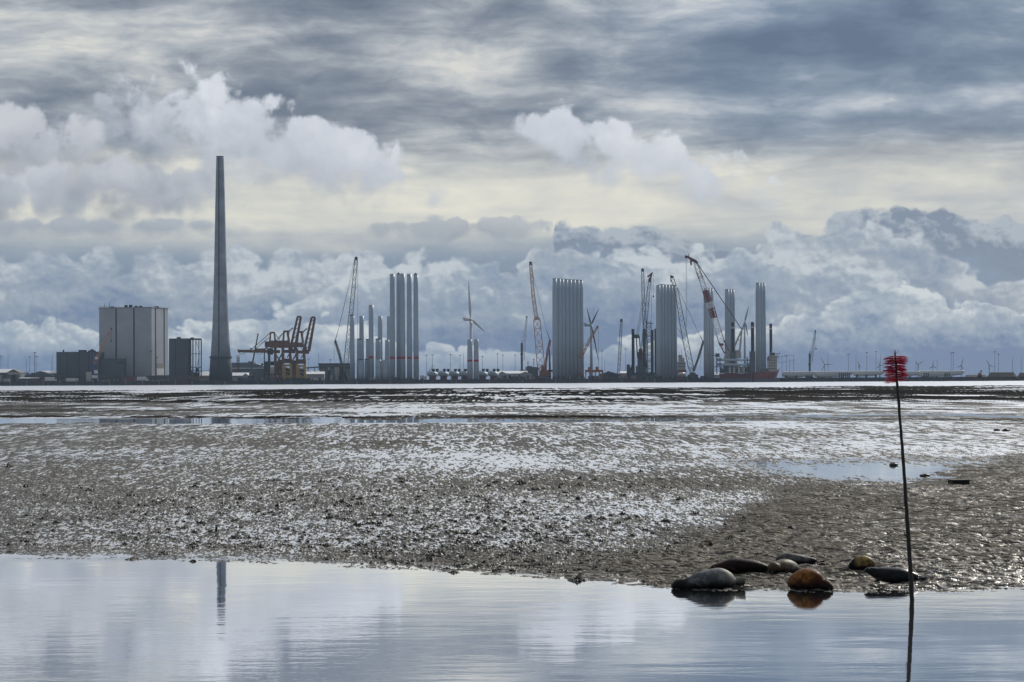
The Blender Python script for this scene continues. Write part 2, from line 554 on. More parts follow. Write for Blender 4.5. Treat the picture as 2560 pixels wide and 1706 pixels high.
def G(cx, cy, rx, ry):
    return np.exp(-(((PX - cx) / rx) ** 2 + ((PYi - cy) / ry) ** 2))


big = (fbm(Xw * 0.05, Yw * 0.012, 77, 3) - 0.5) + 0.6 * (fbm(Xw * 0.12 + Yw * 0.01, Yw * 0.035, 177, 3) - 0.5)
fine = banded(Xw, Yw, 11, 8, 2.7, 3)
grain = banded(Xw, Yw, 301, 5.5, 2.2, 2, ridge=True)
ripl = banded(Xw, Yw, 601, 34, 3.4, 1, ridge=True)
lump = banded(Xw, Yw, 901, 70, 9.0, 4)
streak = banded(Xw, Yw, 1301, 220, 6.0, 4)
strk2 = banded(Xw, Yw, 1701, 60, 2.6, 3)
# sand bank to the right (mostly drained, brown), wet film elsewhere
edge_ = np.interp(PX, [-420, 1380, 1560, 1750, 1980, 2300, 2560, 3000], [1600, 1420, 1395, 1345, 1230, 1205, 1160, 1120])
sand = smooth(-38, 38, PYi - edge_ + lump * 60 + streak * 45)
sand = np.clip(sand, 0, 1) * smooth(0, 16, into + fine * 20)
band1 = np.clip(G(1000, 1108, 520, 13) + G(1450, 1210, 480, 26) * 1.0 + G(1900, 1200, 200, 26) * 0.6 + G(150, 1180, 320, 40) * 0.55
                + G(1150, 1395, 420, 24) * 0.9 + G(600, 1378, 260, 12) * 0.7 + G(150, 1372, 160, 9) * 0.7 + G(500, 1245, 520, 35) * 0.35, 0, 1)
pool = np.clip(G(2200, 1180, 240, 19) + G(2350, 1195, 150, 10) * 0.8 + G(500, 1053, 1000, 5.5) * 1.6 * (PX < 1550), 0, 1.3)
film = np.clip(G(900, 1300, 700, 70) * 0.5 + G(2450, 1440, 330, 40) * 0.6 + G(1600, 1270, 350, 40) * 0.5 + G(2300, 1080, 900, 60) * 0.4 + G(1500, 1160, 700, 22) * 0.3, 0, 1)
far = smooth(1075, 1045, PYi)
edgeb = np.clip(smooth(1012, 1000, PYi) + G(500, 1043, 1100, 3.2) * 1.2, 0, 1)
# relief amplitude in metres
A = 0.026 + 0.00034 * Yw
A = A * (1 - 0.35 * far)
lvl = 0.17 + 0.40 * band1 + 1.5 * sand * smooth(0, 60, into) + 0.25 * sand - 0.30 * film - 1.1 * pool + 0.8 * big
lvl = lvl + far * (streak * 1.3 + strk2 * 3.0 + 0.10) + edgeb * 0.22
rel = fine * (1.0 - 0.8 * sand) + grain * 0.55 * (1 - 0.6 * sand) + lump * 0.5 * (1 - sand) + ripl * 0.95 * sand
slick = smooth(44, 10, into) * (PX < 1600) * smooth(-0.25, 0.1, 0.2 - lump)
rel = rel * (1 - 0.72 * slick)
lvl = lvl * (1 - 0.6 * slick) + 0.10 * slick * np.sign(lump)
# ripple marks on the bank
rip = np.sin((Yw * 2.1 + Xw * 1.6 + 5.0 * fbm(Xw * 0.5, Yw * 0.2, 41, 3)) * 2.2)
rel = rel + sand * rip * 0.22
H = A * (rel + lvl * 0.8)
# the shore dips under the water
H = np.where(into < 14, H * smooth(-2, 14, into) - 0.004 + 0.0 * H, H)
H = H - 0.25 * smooth(0, -45, into) - 0.012 * smooth(3, -3, into)
H = H - 0.6 * smooth(1350, 1420, Yw)
hh = fine * 1.0 + grain * 0.8 + lump * 0.6 + lvl * 0.7
WET = smooth(0.16, -0.18, hh) * (1 - 0.75 * sand) * (1 - 0.5 * edgeb) * np.clip(0.42 + 0.75 * film + big * 1.2 + 0.5 * streak, 0.12, 1)
WET = np.maximum(WET, slick * smooth(0.25, -0.1, hh) * 0.9)
WET = np.maximum(WET, sand * (0.10 + 0.22 * (PX > 1950) * smooth(1950, 2250, PX)) * smooth(0.15, -0.25, ripl + lump * 0.8))
glint = np.clip(G(2480, 1450, 260, 34) + G(2150, 1480, 500, 9) , 0, 1)
WET = np.maximum(WET, sand * glint * smooth(0.1, -0.1, rip * 0.12 + fine + grain * 0.4) * 0.8)
WEED = np.clip(edgeb * 0.9 + far * smooth(0.0, 0.25, streak) * 0.6, 0, 1)
BRN = np.clip(sand * 0.9 + band1 * 0.4, 0, 1)
nr, nc = PX.shape
co = np.empty((nr * nc, 3), np.float32)
co[:, 0] = Xw.ravel(); co[:, 1] = Yw.ravel(); co[:, 2] = H.ravel()
ii = np.arange(nr * nc).reshape(nr, nc)
quads = np.stack([ii[1:, :-1], ii[1:, 1:], ii[:-1, 1:], ii[:-1, :-1]], -1).reshape(-1, 4).astype(np.int32)
me = bpy.data.meshes.new('mud_flat')
me.vertices.add(nr * nc); me.vertices.foreach_set('co', co.ravel())
me.loops.add(quads.size); me.loops.foreach_set('vertex_index', quads.ravel())
me.polygons.add(len(quads)); me.polygons.foreach_set('loop_start', np.arange(0, quads.size, 4, dtype=np.int32))
me.polygons.foreach_set('use_smooth', np.ones(len(quads), bool))
me.update(calc_edges=True)
at = me.attributes.new('soil', 'FLOAT_COLOR', 'POINT')
cc = np.ones((nr * nc, 4), np.float32)
cc[:, 0] = WET.ravel(); cc[:, 1] = WEED.ravel(); cc[:, 2] = BRN.ravel()
at.data.foreach_set('color', cc.ravel())
mud = bpy.data.objects.new('mud_flat', me); C.objects.link(mud); struct(mud)

m = bpy.data.materials.new('wet_mud'); m.use_nodes = True
t = NT(m.node_tree); b = m.node_tree.nodes['Principled BSDF']
an = m.node_tree.nodes.new('ShaderNodeAttribute'); an.attribute_name = 'soil'
wet_, weed_, brn_ = t.sep(an.outputs['Vector'])
geo = m.node_tree.nodes.new('ShaderNodeNewGeometry')
pos = geo.outputs['Position']
n1 = t.noise(t.vadd(pos, (1, 0.35, 1), 'MULTIPLY'), 1.2, 5, 0.6, dim='3D')
n2 = t.noise(t.vadd(pos, (1, 0.25, 1), 'MULTIPLY'), 14.0, 4, 0.65, dim='3D')
base = t.ramp(n1, [(0.3, (0.009, 0.0092, 0.0098, 1)), (0.7, (0.026, 0.026, 0.027, 1))])
base = t.mix(brn_, base, t.ramp(n1, [(0.3, (0.092, 0.084, 0.072, 1)), (0.7, (0.170, 0.156, 0.135, 1))]))
base = t.mix(t.m('MULTIPLY', weed_, 0.9), base, t.ramp(n2, [(0.35, (0.004, 0.0035, 0.003, 1)), (0.75, (0.014, 0.010, 0.006, 1))]))
r_ = t.m('SUBTRACT', 0.62, t.m('MULTIPLY', wet_, 0.40))
r_ = t.m('ADD', r_, t.m('MULTIPLY', weed_, 0.15))
r_ = t.m('ADD', r_, t.m('MULTIPLY', t.m('SUBTRACT', n2, 0.5), 0.35), clamp=True)
bn = m.node_tree.nodes.new('ShaderNodeBump'); bn.inputs['Distance'].default_value = 0.02
bn.inputs['Strength'].default_value = 0.5
t.put(bn.inputs['Height'], n2)
# ripple marks pressed into the drained sand
sx_, sy_, sz_ = t.sep(pos)
rp = t.noise(t.xyz(t.m('ADD', t.m('MULTIPLY', sx_, 1.7), t.m('MULTIPLY', sy_, 0.5)), t.m('MULTIPLY', sy_, 1.5)), 1.0, 2, 0.45, dist=0.6)
rp = t.m('ABSOLUTE', t.m('MULTIPLY', t.m('SUBTRACT', rp, 0.5), 2.0))
bn2 = m.node_tree.nodes.new('ShaderNodeBump'); bn2.inputs['Distance'].default_value = 0.30
t.put(bn2.inputs['Strength'], t.m('MULTIPLY', brn_, 0.9, clamp=True)); t.put(bn2.inputs['Height'], rp)
t.put(bn.inputs['Normal'], bn2.outputs[0])
# drained mud is matt; a film of water lies where it is wet
m.node_tree.nodes.remove(b)
df = m.node_tree.nodes.new('ShaderNodeBsdfDiffuse'); gl = m.node_tree.nodes.new('ShaderNodeBsdfGlossy')
t.put(df.inputs['Color'], base); t.put(gl.inputs['Roughness'], r_)
t.put(df.inputs['Normal'], bn.outputs[0]); t.put(gl.inputs['Normal'], bn.outputs[0])
gl.inputs['Color'].default_value = (0.84, 0.84, 0.83, 1)
mx = m.node_tree.nodes.new('ShaderNodeMixShader')
lw = m.node_tree.nodes.new('ShaderNodeFresnel'); lw.inputs['IOR'].default_value = 1.33
t.put(lw.inputs['Normal'], bn.outputs[0])
wf = t.m('MULTIPLY', t.m('MULTIPLY', t.m('MULTIPLY', wet_, t.m('SUBTRACT', 1.0, t.m('MULTIPLY', weed_, 0.7))), t.ss(0.62, 0.40, n1, 0.5, 1.0)), 0.85)
t.put(mx.inputs[0], t.m('MULTIPLY', t.m('ADD', t.m('SUBTRACT', 0.14, t.m('MULTIPLY', t.m('MAXIMUM', weed_, t.m('MULTIPLY', brn_, 0.85)), 0.13)), wf), t.m('MULTIPLY', lw.outputs[0], 1.1, clamp=True), clamp=True))
t.l.new(df.outputs[0], mx.inputs[1]); t.l.new(gl.outputs[0], mx.inputs[2])
t.l.new(mx.outputs[0], m.node_tree.nodes['Material Output'].inputs[0])
me.materials.append(m)

# ------------------------------------------------------------------ water: one sheet out to the horizon
m = bpy.data.materials.new('calm_water'); m.use_nodes = True
t = NT(m.node_tree); b = m.node_tree.nodes['Principled BSDF']
geo = m.node_tree.nodes.new('ShaderNodeNewGeometry')
px_, py_, pz_ = t.sep(geo.outputs['Position'])
# open pools lie still; the film of water on the flats and the channel are wind-ruffled
still = t.m('MAXIMUM', t.ss(62, 58, py_), t.m('MULTIPLY', t.ss(246, 254, py_), t.ss(300, 285, py_)))
still = t.m('MAXIMUM', still, t.m('MULTIPLY', t.m('MULTIPLY', t.ss(100, 106, py_), t.ss(136, 128, py_)), t.ss(9, 12, px_)))
ROUGH = (t.m('SUBTRACT', 0.30, t.m('MULTIPLY', still, 0.28)))
q1 = t.noise(t.xyz(t.m('MULTIPLY', px_, 0.9), t.m('MULTIPLY', py_, 2.2)), 1.0, 4, 0.55)
q2 = t.noise(t.xyz(t.m('MULTIPLY', px_, 0.25), t.m('MULTIPLY', py_, 0.7)), 1.0, 3, 0.5)
patch = t.noise(t.xyz(t.m('MULTIPLY', px_, 0.08), t.m('MULTIPLY', py_, 0.12)), 1.0, 2, 0.5)
bn = m.node_tree.nodes.new('ShaderNodeBump'); bn.inputs['Distance'].default_value = 0.01
hgt = t.m('ADD', t.m('MULTIPLY', q1, t.ss(0.35, 0.65, patch, 0.12, 0.5)), t.m('MULTIPLY', q2, 0.7))
t.put(bn.inputs['Height'], hgt)
bn.inputs['Strength'].default_value = 0.45
m.node_tree.nodes.remove(b)
df = m.node_tree.nodes.new('ShaderNodeBsdfDiffuse'); df.inputs['Color'].default_value = (0.10, 0.11, 0.115, 1)
gl = m.node_tree.nodes.new('ShaderNodeBsdfGlossy'); gl.inputs['Color'].default_value = (0.97, 0.98, 1.0, 1)
t.put(gl.inputs['Roughness'], ROUGH); t.put(gl.inputs['Normal'], bn.outputs[0])
fr = m.node_tree.nodes.new('ShaderNodeFresnel'); fr.inputs['IOR'].default_value = 1.33
mx = m.node_tree.nodes.new('ShaderNodeMixShader')
t.put(mx.inputs[0], t.m('MULTIPLY', t.m('MULTIPLY_ADD', fr.outputs[0], 0.95, 0.40, clamp=True), t.m('ADD', 0.84, t.m('MULTIPLY', still, 0.16))))
t.l.new(df.outputs[0], mx.inputs[1]); t.l.new(gl.outputs[0], mx.inputs[2])
t.l.new(mx.outputs[0], m.node_tree.nodes['Material Output'].inputs[0])
WATER = m
wb = MB()
xs_ = [-40000, 40000]
wb.add([(-40000, -200, 0), (40000, -200, 0), (40000, 60000, 0), (-40000, 60000, 0)], [(0, 1, 2, 3)])
wo_ = wb.build('water', WATER); struct(wo_)
# ================================================================== harbour, 3 km away
M_ = dict(
    tower=mat('tower_paint', (0.38, 0.46, 0.55), 0.45, var=0.06, scale=0.05),
    band=mat('red_band', (0.36, 0.02, 0.05), 0.5, var=0.05),
    concrete=mat('chimney_concrete', (0.31, 0.35, 0.41), 0.85, var=0.24, scale=0.06),
    concdark=mat('chimney_base_dark', (0.07, 0.08, 0.095), 0.9, var=0.15, scale=0.08),
    clad=mat('pale_cladding', (0.43, 0.46, 0.51), 0.6, var=0.09, scale=0.05),
    cladd=mat('dark_cladding', (0.095, 0.11, 0.13), 0.6, var=0.10, scale=0.05),
    seam=mat('dark_seam', (0.02, 0.022, 0.03), 0.7, var=0),
    beige=mat('beige_panel', (0.28, 0.26, 0.22), 0.7, var=0.05),
    steel=mat('dark_steel', (0.035, 0.038, 0.045), 0.6, var=0.15),
    rust=mat('brown_crane_paint', (0.14, 0.062, 0.032), 0.6, var=0.25, scale=0.2),
    yellow=mat('yellow_crane_paint', (0.42, 0.25, 0.035), 0.55, var=0.12),
    cranegrey=mat('grey_green_crane_paint', (0.11, 0.13, 0.125), 0.55, var=0.15),
    orange=mat('orange_crane_paint', (0.34, 0.11, 0.04), 0.55, var=0.2),
    orangepale=mat('pale_orange_lattice', (0.48, 0.24, 0.12), 0.55, var=0.2),
    red=mat('red_paint', (0.21, 0.05, 0.045), 0.55, var=0.15),
    darkred=mat('dark_red_paint', (0.13, 0.02, 0.025), 0.6, var=0.15),
    white=mat('white_paint', (0.75, 0.76, 0.77), 0.4, var=0.05),
    offwhite=mat('off_white_paint', (0.45, 0.44, 0.41), 0.55, var=0.08),
    roofw=mat('white_roof_sheet', (0.80, 0.81, 0.82), 0.35, var=0.04),
    blue=mat('blue_paint', (0.02, 0.05, 0.20), 0.5, var=0.1),
    roofblue=mat('blue_grey_roof', (0.14, 0.17, 0.20), 0.5, var=0.1),
    quay=mat('quay_concrete', (0.060, 0.062, 0.066), 0.85, var=0.3, scale=0.15),
    post=mat('pale_fender_post', (0.16, 0.16, 0.16), 0.8, var=0.1),
    ground=mat('harbour_gravel', (0.05, 0.048, 0.045), 0.9, var=0.3, scale=0.05),
    gravel=mat('gravel_heap', (0.14, 0.12, 0.10), 0.95, var=0.2, scale=0.1, bump=0.3),
    tyre=mat('rubber', (0.015, 0.015, 0.015), 0.8, var=0),
    glass=mat('dark_glass', (0.02, 0.025, 0.03), 0.15, var=0),
    leaf=mat('bush_leaves', (0.035, 0.055, 0.03), 0.8, var=0.3, scale=0.5),
    turb=mat('far_turbine_grey', (0.30, 0.32, 0.34), 0.5, var=0.0),
    blade=mat('blade_white', (0.70, 0.72, 0.74), 0.35, var=0.03),
    dirt=mat('brown_earth', (0.09, 0.055, 0.035), 0.95, var=0.25, scale=0.3),
)
PXM = DQ / F       # metres per photo pixel at the quay

# ---------------- ground behind the quay
b_ = MB()
b_.box(-6000, 9000, DQ + 0.6, 14000, -6, GZ)
struct(b_.build('harbour_ground', M_['ground']))
# quay wall: front face with fender posts
qw = thing('quay_wall', 'long low dark concrete quay wall along the far water', 'quay wall', (0, DQ, 0))
b_ = MB(); b_.box(-900, 1500, DQ - 0.6, DQ + 0.58, -4, GZ + 0.25)
b_.box(-900, 1500, DQ - 1.0, DQ - 0.6, GZ - 0.9, GZ + 0.25)
b_.build('wall', M_['quay'], qw)
for k in range(64):
    px = 26 + k * 41.3
    if px > 2600: break
    x = X(px, 962, DQ)
    b_ = MB(); b_.box(x - 0.7, x + 0.7, DQ - 1.9, DQ - 0.6, -1, GZ + (1.6 if px < 460 else -0.3))
    b_.build('fender_post', M_['post'] if px < 460 or k % 2 else M_['quay'], qw)
# riprap slope under the quay, right part
rb = thing('rock_revetment', 'dark stone slope below the quay right of the jack-up ship', 'rock bank', (X(1960, 955, DQ), DQ, 0))
b_ = MB()
x0, x1 = X(1960, 950, DQ), X(2620, 950, DQ)
n = 130
for i in range(n):
    xa = x0 + (x1 - x0) * i / n
    hh = 2.6 + random.uniform(-.5, .5)
    b_.rotbox(xa, DQ - 4, (x1 - x0) / n * random.uniform(.9, 1.5), 6, -1, hh, random.uniform(-.3, .3))
b_.build('stones', M_['quay'], rb)

# low embankment behind the quay on the left
eb = MB()
pts = [(120, 938), (200, 939), (330, 941), (430, 938), (520, 943), (640, 947), (800, 946), (880, 950)]
for (pa, ya), (pb, yb) in zip(pts[:-1], pts[1:]):
    D = DQ + 60
    p = []
    for px, yy in ((pa, ya), (pb, yb)):
        top = V(px, yy, D); xx = top.x
        p.append(((xx, D, GZ), (xx, D, GZ), (xx, D + 30, GZ), (xx, D + 8, top.z), (xx, D + 20, top.z)))
    a, c = p
    eb.hexa([a[0], c[0], c[2], a[2], a[3], c[3], c[4], a[4]])
e_ = eb.build('embankment', M_['ground']); struct(e_)


def gz_of(px, D):
    return GZ


# ---------------- power station
def power_station():
    D = DQ + 110
    s = D / F
    root = thing('boiler_house', 'tall pale grey windowless power station block with dark vertical seams', 'power station', (X(330, 945, D), D, GZ))
    yaw = rad(18)
    cx = X(379, 850, D)                       # near corner between the two faces
    W = 132 * s / (math.cos(yaw) - .136 * math.sin(yaw)); L = 42 * s / (math.sin(yaw) + .136 * math.cos(yaw))
    zt = V(335, 770, D).z
    ca, sa = math.cos(yaw), math.sin(yaw)
    # left face runs from the corner back to the left, right face back to the right
    def pt(u, v):     # u along left face (0 at corner, W at far left), v along the right face
        return (cx - u * ca + v * sa, D + u * sa * 0.0 + u * sa + v * ca)
    yaw_l = -1
    def fp(u, v):
        return (cx - u * ca + v * sa, D + u * sa + v * ca)
    b = MB()
    q = [fp(0, 0), fp(0, L), fp(W, L), fp(W, 0)]
    b.hexa([(x, y, GZ) for x, y in q] + [(x, y, zt) for x, y in q])
    b.build('wall', M_['clad'], root)
    # parapet
    b = MB()
    o = .5
    q = [fp(-o, -o), fp(-o, L + o), fp(W + o, L + o), fp(W + o, -o)]
    b.hexa([(x, y, zt) for x, y in q] + [(x, y, zt + 1.0) for x, y in q])
    b.build('parapet', M_['beige'], root)
    for u in (W * 44 / 132, W * 89 / 132):
        b = MB()
        q = [fp(u - .8, -.25), fp(u - .8, .05), fp(u + .8, .05), fp(u + .8, -.25)]
        b.hexa([(x, y, GZ) for x, y in q] + [(x, y, zt - .2) for x, y in q])
        b.build('seam', M_['seam'], root)
    for v in (L * 10 / 42, L * 32 / 42):
        b = MB()
        q = [fp(-.25, v - 1.2), fp(-.25, v + 1.2), fp(.05, v + 1.2), fp(.05, v - 1.2)]
        b.hexa([(x, y, GZ) for x, y in q] + [(x, y, zt - .2) for x, y in q])
        b.build('seam', M_['seam'], root)
    # lower panels of the right face
    for (ya, yb, mm, nm) in ((908, 921, 'beige', 'louvre_panel'), (921, 938, 'white', 'gate_panel')):
        b = MB()
        za, zb = V(400, yb, D).z, V(400, ya, D).z - .1
        q = [fp(-.2, L * 12 / 42), fp(-.2, L * 31 / 42), fp(.05, L * 31 / 42), fp(.05, L * 12 / 42)]
        b.hexa([(x, y, za) for x, y in q] + [(x, y, zb) for x, y in q])
        b.build(nm, M_[mm], root)
    # roof plant
    for (pa, pb, yt) in ((311, 318, 763), (322, 330, 762.5), (336, 343, 765), (347, 355, 765), (386, 396, 766), (276, 284, 767.5)):
        b = MB(); b.boxp(pa, pb, yt, 770, D + 14, 6, zb=zt + .9)
        b.build('roof_vent', M_['seam'], root)
    for px, yt in ((261, 759), (274, 757)):
        b = MB(); b.beam(V(px, 771, D + 20), V(px, yt, D + 20), .5)
        b.build('antenna', M_['steel'], root)
    b = MB()
    for px in range(250, 292, 6):
        b.beam(V(px, 771, D + 26), V(px, 767, D + 26), .35)
    b.beam(V(249, 767, D + 26), V(290, 767, D + 26), .4)
    b.build('roof_railing', M_['offwhite'], root)


power_station()


def dark_block():
    D = DQ + 80
    root = thing('turbine_hall', 'low dark grey industrial hall left of the tall power station block', 'building', (X(200, 945, D), D, GZ))
    b = MB(); b.boxp(141, 248, 880, 948, D, 40, zb=GZ); b.build('wall', M_['cladd'], root)
    b = MB(); b.boxp(248.2, 309, 897, 948, D + 4, 22, zb=GZ); b.build('annex', M_['cladd'], root)
    zt = V(200, 880, D).z
    for px in (168, 198, 222):
        b = MB(); b.boxp(px - .5, px + .5, 881, 948, D - .3, .32, zb=GZ); b.build('seam', M_['seam'], root)
    b = MB(); b.boxp(290, 308, 906.5, 908.5, D + 3.6, .45); b.build('louvre_panel', M_['seam'], root)
    b = MB(); b.lathe(X(200, 878, D), D + 18, [(zt, 5), (zt + 2.2, 5), (zt + 2.4, 4.6)], 20); b.build('roof_tank', M_['cladd'], root)
    b = MB(); b.boxp(220, 237, 876.5, 880.5, D + 12, 8, zb=zt); b.boxp(226, 233, 873.5, 880.6, D + 11.9, 4); b.build('roof_plant', M_['steel'], root)
    b = MB(); b.lathe(X(155.5, 878, D), D + 9, [(zt, .9), (zt + 2.4, .9), (zt + 2.6, 1.2)], 10); b.build('roof_vent', M_['steel'], root)
    b = MB(); b.beam(V(190, 880, D + 18), V(190, 873, D + 18), .3); b.build('antenna', M_['steel'], root)


dark_block()


def grey_block():
    D = DQ + 95
    root = thing('filter_building', 'mid grey block with an open steel frame on its right, beside the tall chimney', 'building', (X(450, 945, D), D, GZ))
    b = MB(); b.boxp(422.5, 471, 846.5, 948, D, 30, zb=GZ); b.build('wall', M_['cladd'], root)
    b = MB(); b.boxp(438, 438.9, 848, 948, D - .3, .32, zb=GZ); b.build('seam', M_['seam'], root)
    b = MB(); b.boxp(442, 451, 843, 847, D + 8, 5); b.build('roof_plant', M_['steel'], root)
    b = MB(); b.boxp(476, 484, 844, 847.5, D + 8, 5); b.build('roof_plant', M_['steel'], root)
    f = MB()
    for dd in (2, 24):
        for px, ww in ((473.5, 1.8), (476.5, 1.3), (482.3, 1.3), (489.7, .8), (497.3, .9), (503.2, 1.2)):
            f.beam(V(px, 849, D + dd), (X(px, 948, D + dd), D + dd, GZ), ww)
        for yy, ww in ((848.5, 1.9), (885, .6), (918.5, .8), (926, .5)):
            f.beam(V(471.5, yy, D + dd), V(503.8, yy, D + dd), ww)
        for a, c in (((489, 850), (499, 880)), ((499, 884), (493, 915)), ((480, 920), (500, 940)), ((498, 920), (486, 942))):
            f.beam(V(*a, D + dd), V(*c, D + dd), .45)
    for px in (474, 483, 503.2):
        for yy in (848.5, 885, 918.5):
            f.beam(V(px, yy, D + 2), V(px, yy, D + 24), .6)
    f.build('steel_frame', M_['steel'], root)
    b = MB(); b.boxp(474, 479, 926, 944, D + 6, 8, zb=GZ); b.boxp(484, 498, 932, 944, D + 6, 8, zb=GZ); b.boxp(489, 495, 920, 930, D + 10, 5); b.build('machinery', M_['steel'], root)
    b = MB(); b.beam(V(471, 933, D + 30), V(530, 926, D + 30), .5); b.build('conveyor', M_['steel'], root)


grey_block()


def chimney():
    D = DQ + 60
    s = D / F
    root = thing('chimney', 'very tall tapering grey concrete chimney with a dark base', 'chimney', (X(552, 945, D), D, GZ))
    prof = [(392, 9.2), (398, 9.5), (500, 12.0), (600, 14.2), (720, 16.9), (800, 19.8), (850, 22.3), (893, 25.2)]
    prof2 = [(893, 25.5), (920, 27.6), (948, 29.3)]
    def mk(pr, extra=0):
        cx0 = X(552, 945, D)
        return [(V(551.5, yy, D).z, w_ * s + extra) for yy, w_ in reversed(pr)]
    b = MB(); b.lathe(X(552, 945, D), D, mk(prof), 40); b.build('shaft', M_['concrete'], root, smooth=True)
    pp = mk(prof2, .12); pp[0] = (GZ - .2, pp[0][1])
    b = MB(); b.lathe(X(552, 945, D), D, pp, 40)
    zt = pp[-1][0]
    for k in range(22):
        t_ = 2 * math.pi * k / 22
        b.ell((X(552, 945, D) + 25.2 * s * math.cos(t_), D + 25.2 * s * math.sin(t_), zt - .2), 1.7, 1.7, 1.2, 8, 5)
    b.build('base', M_['concdark'], root, smooth=True)
    zt = V(551, 392, D).z
    b = MB(); b.lathe(X(552, 945, D), D, [(zt - .4, 9.35 * s), (zt + .5, 9.35 * s), (zt + .55, 7.8 * s)], 32); b.build('rim', M_['concdark'], root)
    b = MB()
    for (ya, yb) in ((940, 893), (893, 800), (800, 720), (720, 600), (600, 500), (500, 394)):
        ra, rb = (np.interp(q_, [p[0] for p in prof] + [920, 948], [p[1] for p in prof] + [27.6, 29.3]) * s for q_ in (ya, yb))
        b.beam((X(552, 945, D) - 1, D - ra - .3, V(552, ya, D).z), (X(552, 945, D) - 1, D - rb - .3, V(552, yb, D).z), .9)
    b.build('ladder', M_['steel'], root)
    for yy in (430, 520, 610, 700, 780, 850):
        b = MB(); r_ = np.interp(yy, [p[0] for p in prof], [p[1] for p in prof]) * s
        z = V(552, yy, D).z; b.lathe(X(552, 945, D), D, [(z, r_ + .2), (z + .35, r_ + .2)], 32); b.build('hoop', M_['concrete'], root)


chimney()


# ---------------- sheds on the left
def shed(name, label, p0, p1, yeave, yridge, D, dep, wallm, roofm, ybase=950, gable='front', cat='shed'):
    """gable roof; 'front' = ridge runs away from us, 'side' = ridge runs across the picture"""
    root = thing(name, label, cat, (X((p0 + p1) / 2, ybase, D), D, GZ))
    x0, x1 = X(p0, ybase, D), X(p1, ybase, D)
    ze, zr = V((p0 + p1) / 2, yeave, D).z, V((p0 + p1) / 2, yridge, D).z
    b = MB(); b.box(x0, x1, D, D + dep, GZ, ze)
    if gable == 'front':
        xm = (x0 + x1) / 2
        b.add([(x0, D, ze), (x1, D, ze), (xm, D, zr), (x0, D + dep, ze), (x1, D + dep, ze), (xm, D + dep, zr)], [(0, 1, 2), (5, 4, 3), (0, 3, 4, 1), (1, 4, 5, 2), (2, 5, 3, 0)])
    b.build('wall', wallm, root)
    r = MB(); t_ = .3
    if gable == 'front':
        for sgn, xe in ((-1, x0 - .6), (1, x1 + .6)):
            r.hexa([(xe, D - .8, ze), (xm, D - .8, zr), (xm, D + dep + .8, zr), (xe, D + dep + .8, ze),
                    (xe, D - .8, ze + t_), (xm, D - .8, zr + t_), (xm, D + dep + .8, zr + t_), (xe, D + dep + .8, ze + t_)])
    else:
        ym = D + dep / 2
        for ya, in ((D - .8,), (D + dep + .8,)):
            r.hexa([(x0 - .5, ya, ze), (x1 + .5, ya, ze), (x1 + .5, ym, zr), (x0 - .5, ym, zr),
                    (x0 - .5, ya, ze + t_), (x1 + .5, ya, ze + t_), (x1 + .5, ym, zr + t_), (x0 - .5, ym, zr + t_)])
    r.build('roof', roofm, root)
    return root, x0, x1, ze


rt, x0, x1, ze = shed('boat_shed', 'small pale gabled shed with a dark gateway, leftmost on the quay', 17, 49, 933, 924, DQ + 40, 30, M_['roofblue'], M_['steel'])
b_ = MB(); b_.boxp(19, 47, 931.5, 936.5, DQ + 39.5, .45); b_.build('sign_band', M_['offwhite'], rt)
b_ = MB(); b_.boxp(29, 39, 937, 948, DQ + 39.6, .35, zb=GZ); b_.build('gateway', M_['seam'], rt)
rt, *_ = shed('long_shed', 'long low shed with bright white roof cut by the left edge', -40, 33, 932.5, 923.5, DQ + 75, 24, M_['cladd'], M_['roofw'], gable='side')
b_ = MB(); b_.boxp(-10, 5, 938, 948, DQ + 74.6, .35, zb=GZ); b_.build('gateway', M_['offwhite'], rt)
shed('boat_shed', 'dark broad gabled shed left of the low dark hall', 64, 136, 942, 929, DQ + 50, 22, M_['cladd'], M_['steel'])
shed('long_shed', 'white-roofed shed showing between the dark gabled shed and the low dark hall', 100, 156, 934, 928, DQ + 96, 20, M_['cladd'], M_['roofw'], gable='side')
rt, *_ = shed('long_shed', 'low dark shed with pale eaves between the two gabled sheds at the left', 48, 96, 947, 944.5, DQ + 32, 12, M_['cladd'], M_['offwhite'], gable='side')
b_ = MB(); b_.boxp(50, 54.5, 936, 948, DQ + 46, 3, zb=GZ)
tag(b_.build('container', M_['offwhite'], None, loc=(X(52, 948, DQ + 46), DQ + 46, GZ)), 'upright white box standing right of the pale gabled shed', 'container')


# ---------------- bushes
def bush(px, ytop, wpx, D, label):
    cx = X(px, 948, D); zt = V(px, ytop, D).z; rx = wpx * D / F / 2
    root = thing('bush', label, 'bush', (cx, D, GZ), 'bushes behind the sheds')
    b = MB(); rnd = random.Random(int(px))
    for _ in range(260):
        u, v, q = rnd.uniform(-1, 1), rnd.uniform(-1, 1), rnd.uniform(0, 1)
        if u * u + v * v + (q - .2) ** 2 > 1.1: continue
        c = Vector((cx + u * rx, D + v * rx * .7, GZ + (zt - GZ) * q))
        s = rnd.uniform(.35, .9)
        a = Vector((rnd.uniform(-1, 1), rnd.uniform(-1, 1), rnd.uniform(-.3, 1))).normalized()
        e = a.cross(Vector((0.3, .4, 1))).normalized(); f = a.cross(e)
        b.add([c + e * s, c + f * s, c - e * s, c - f * s], [(0, 1, 2, 3)])
    b.build('crown', M_['leaf'], root)
    b = MB()
    for k in range(4):
        b.beam((cx + rx * (k - 1.5) * .3, D, GZ), (cx + rx * (k - 1.5) * .5, D, GZ + (zt - GZ) * .6), .35, .15)
    b.build('stem', M_['dirt'], root)


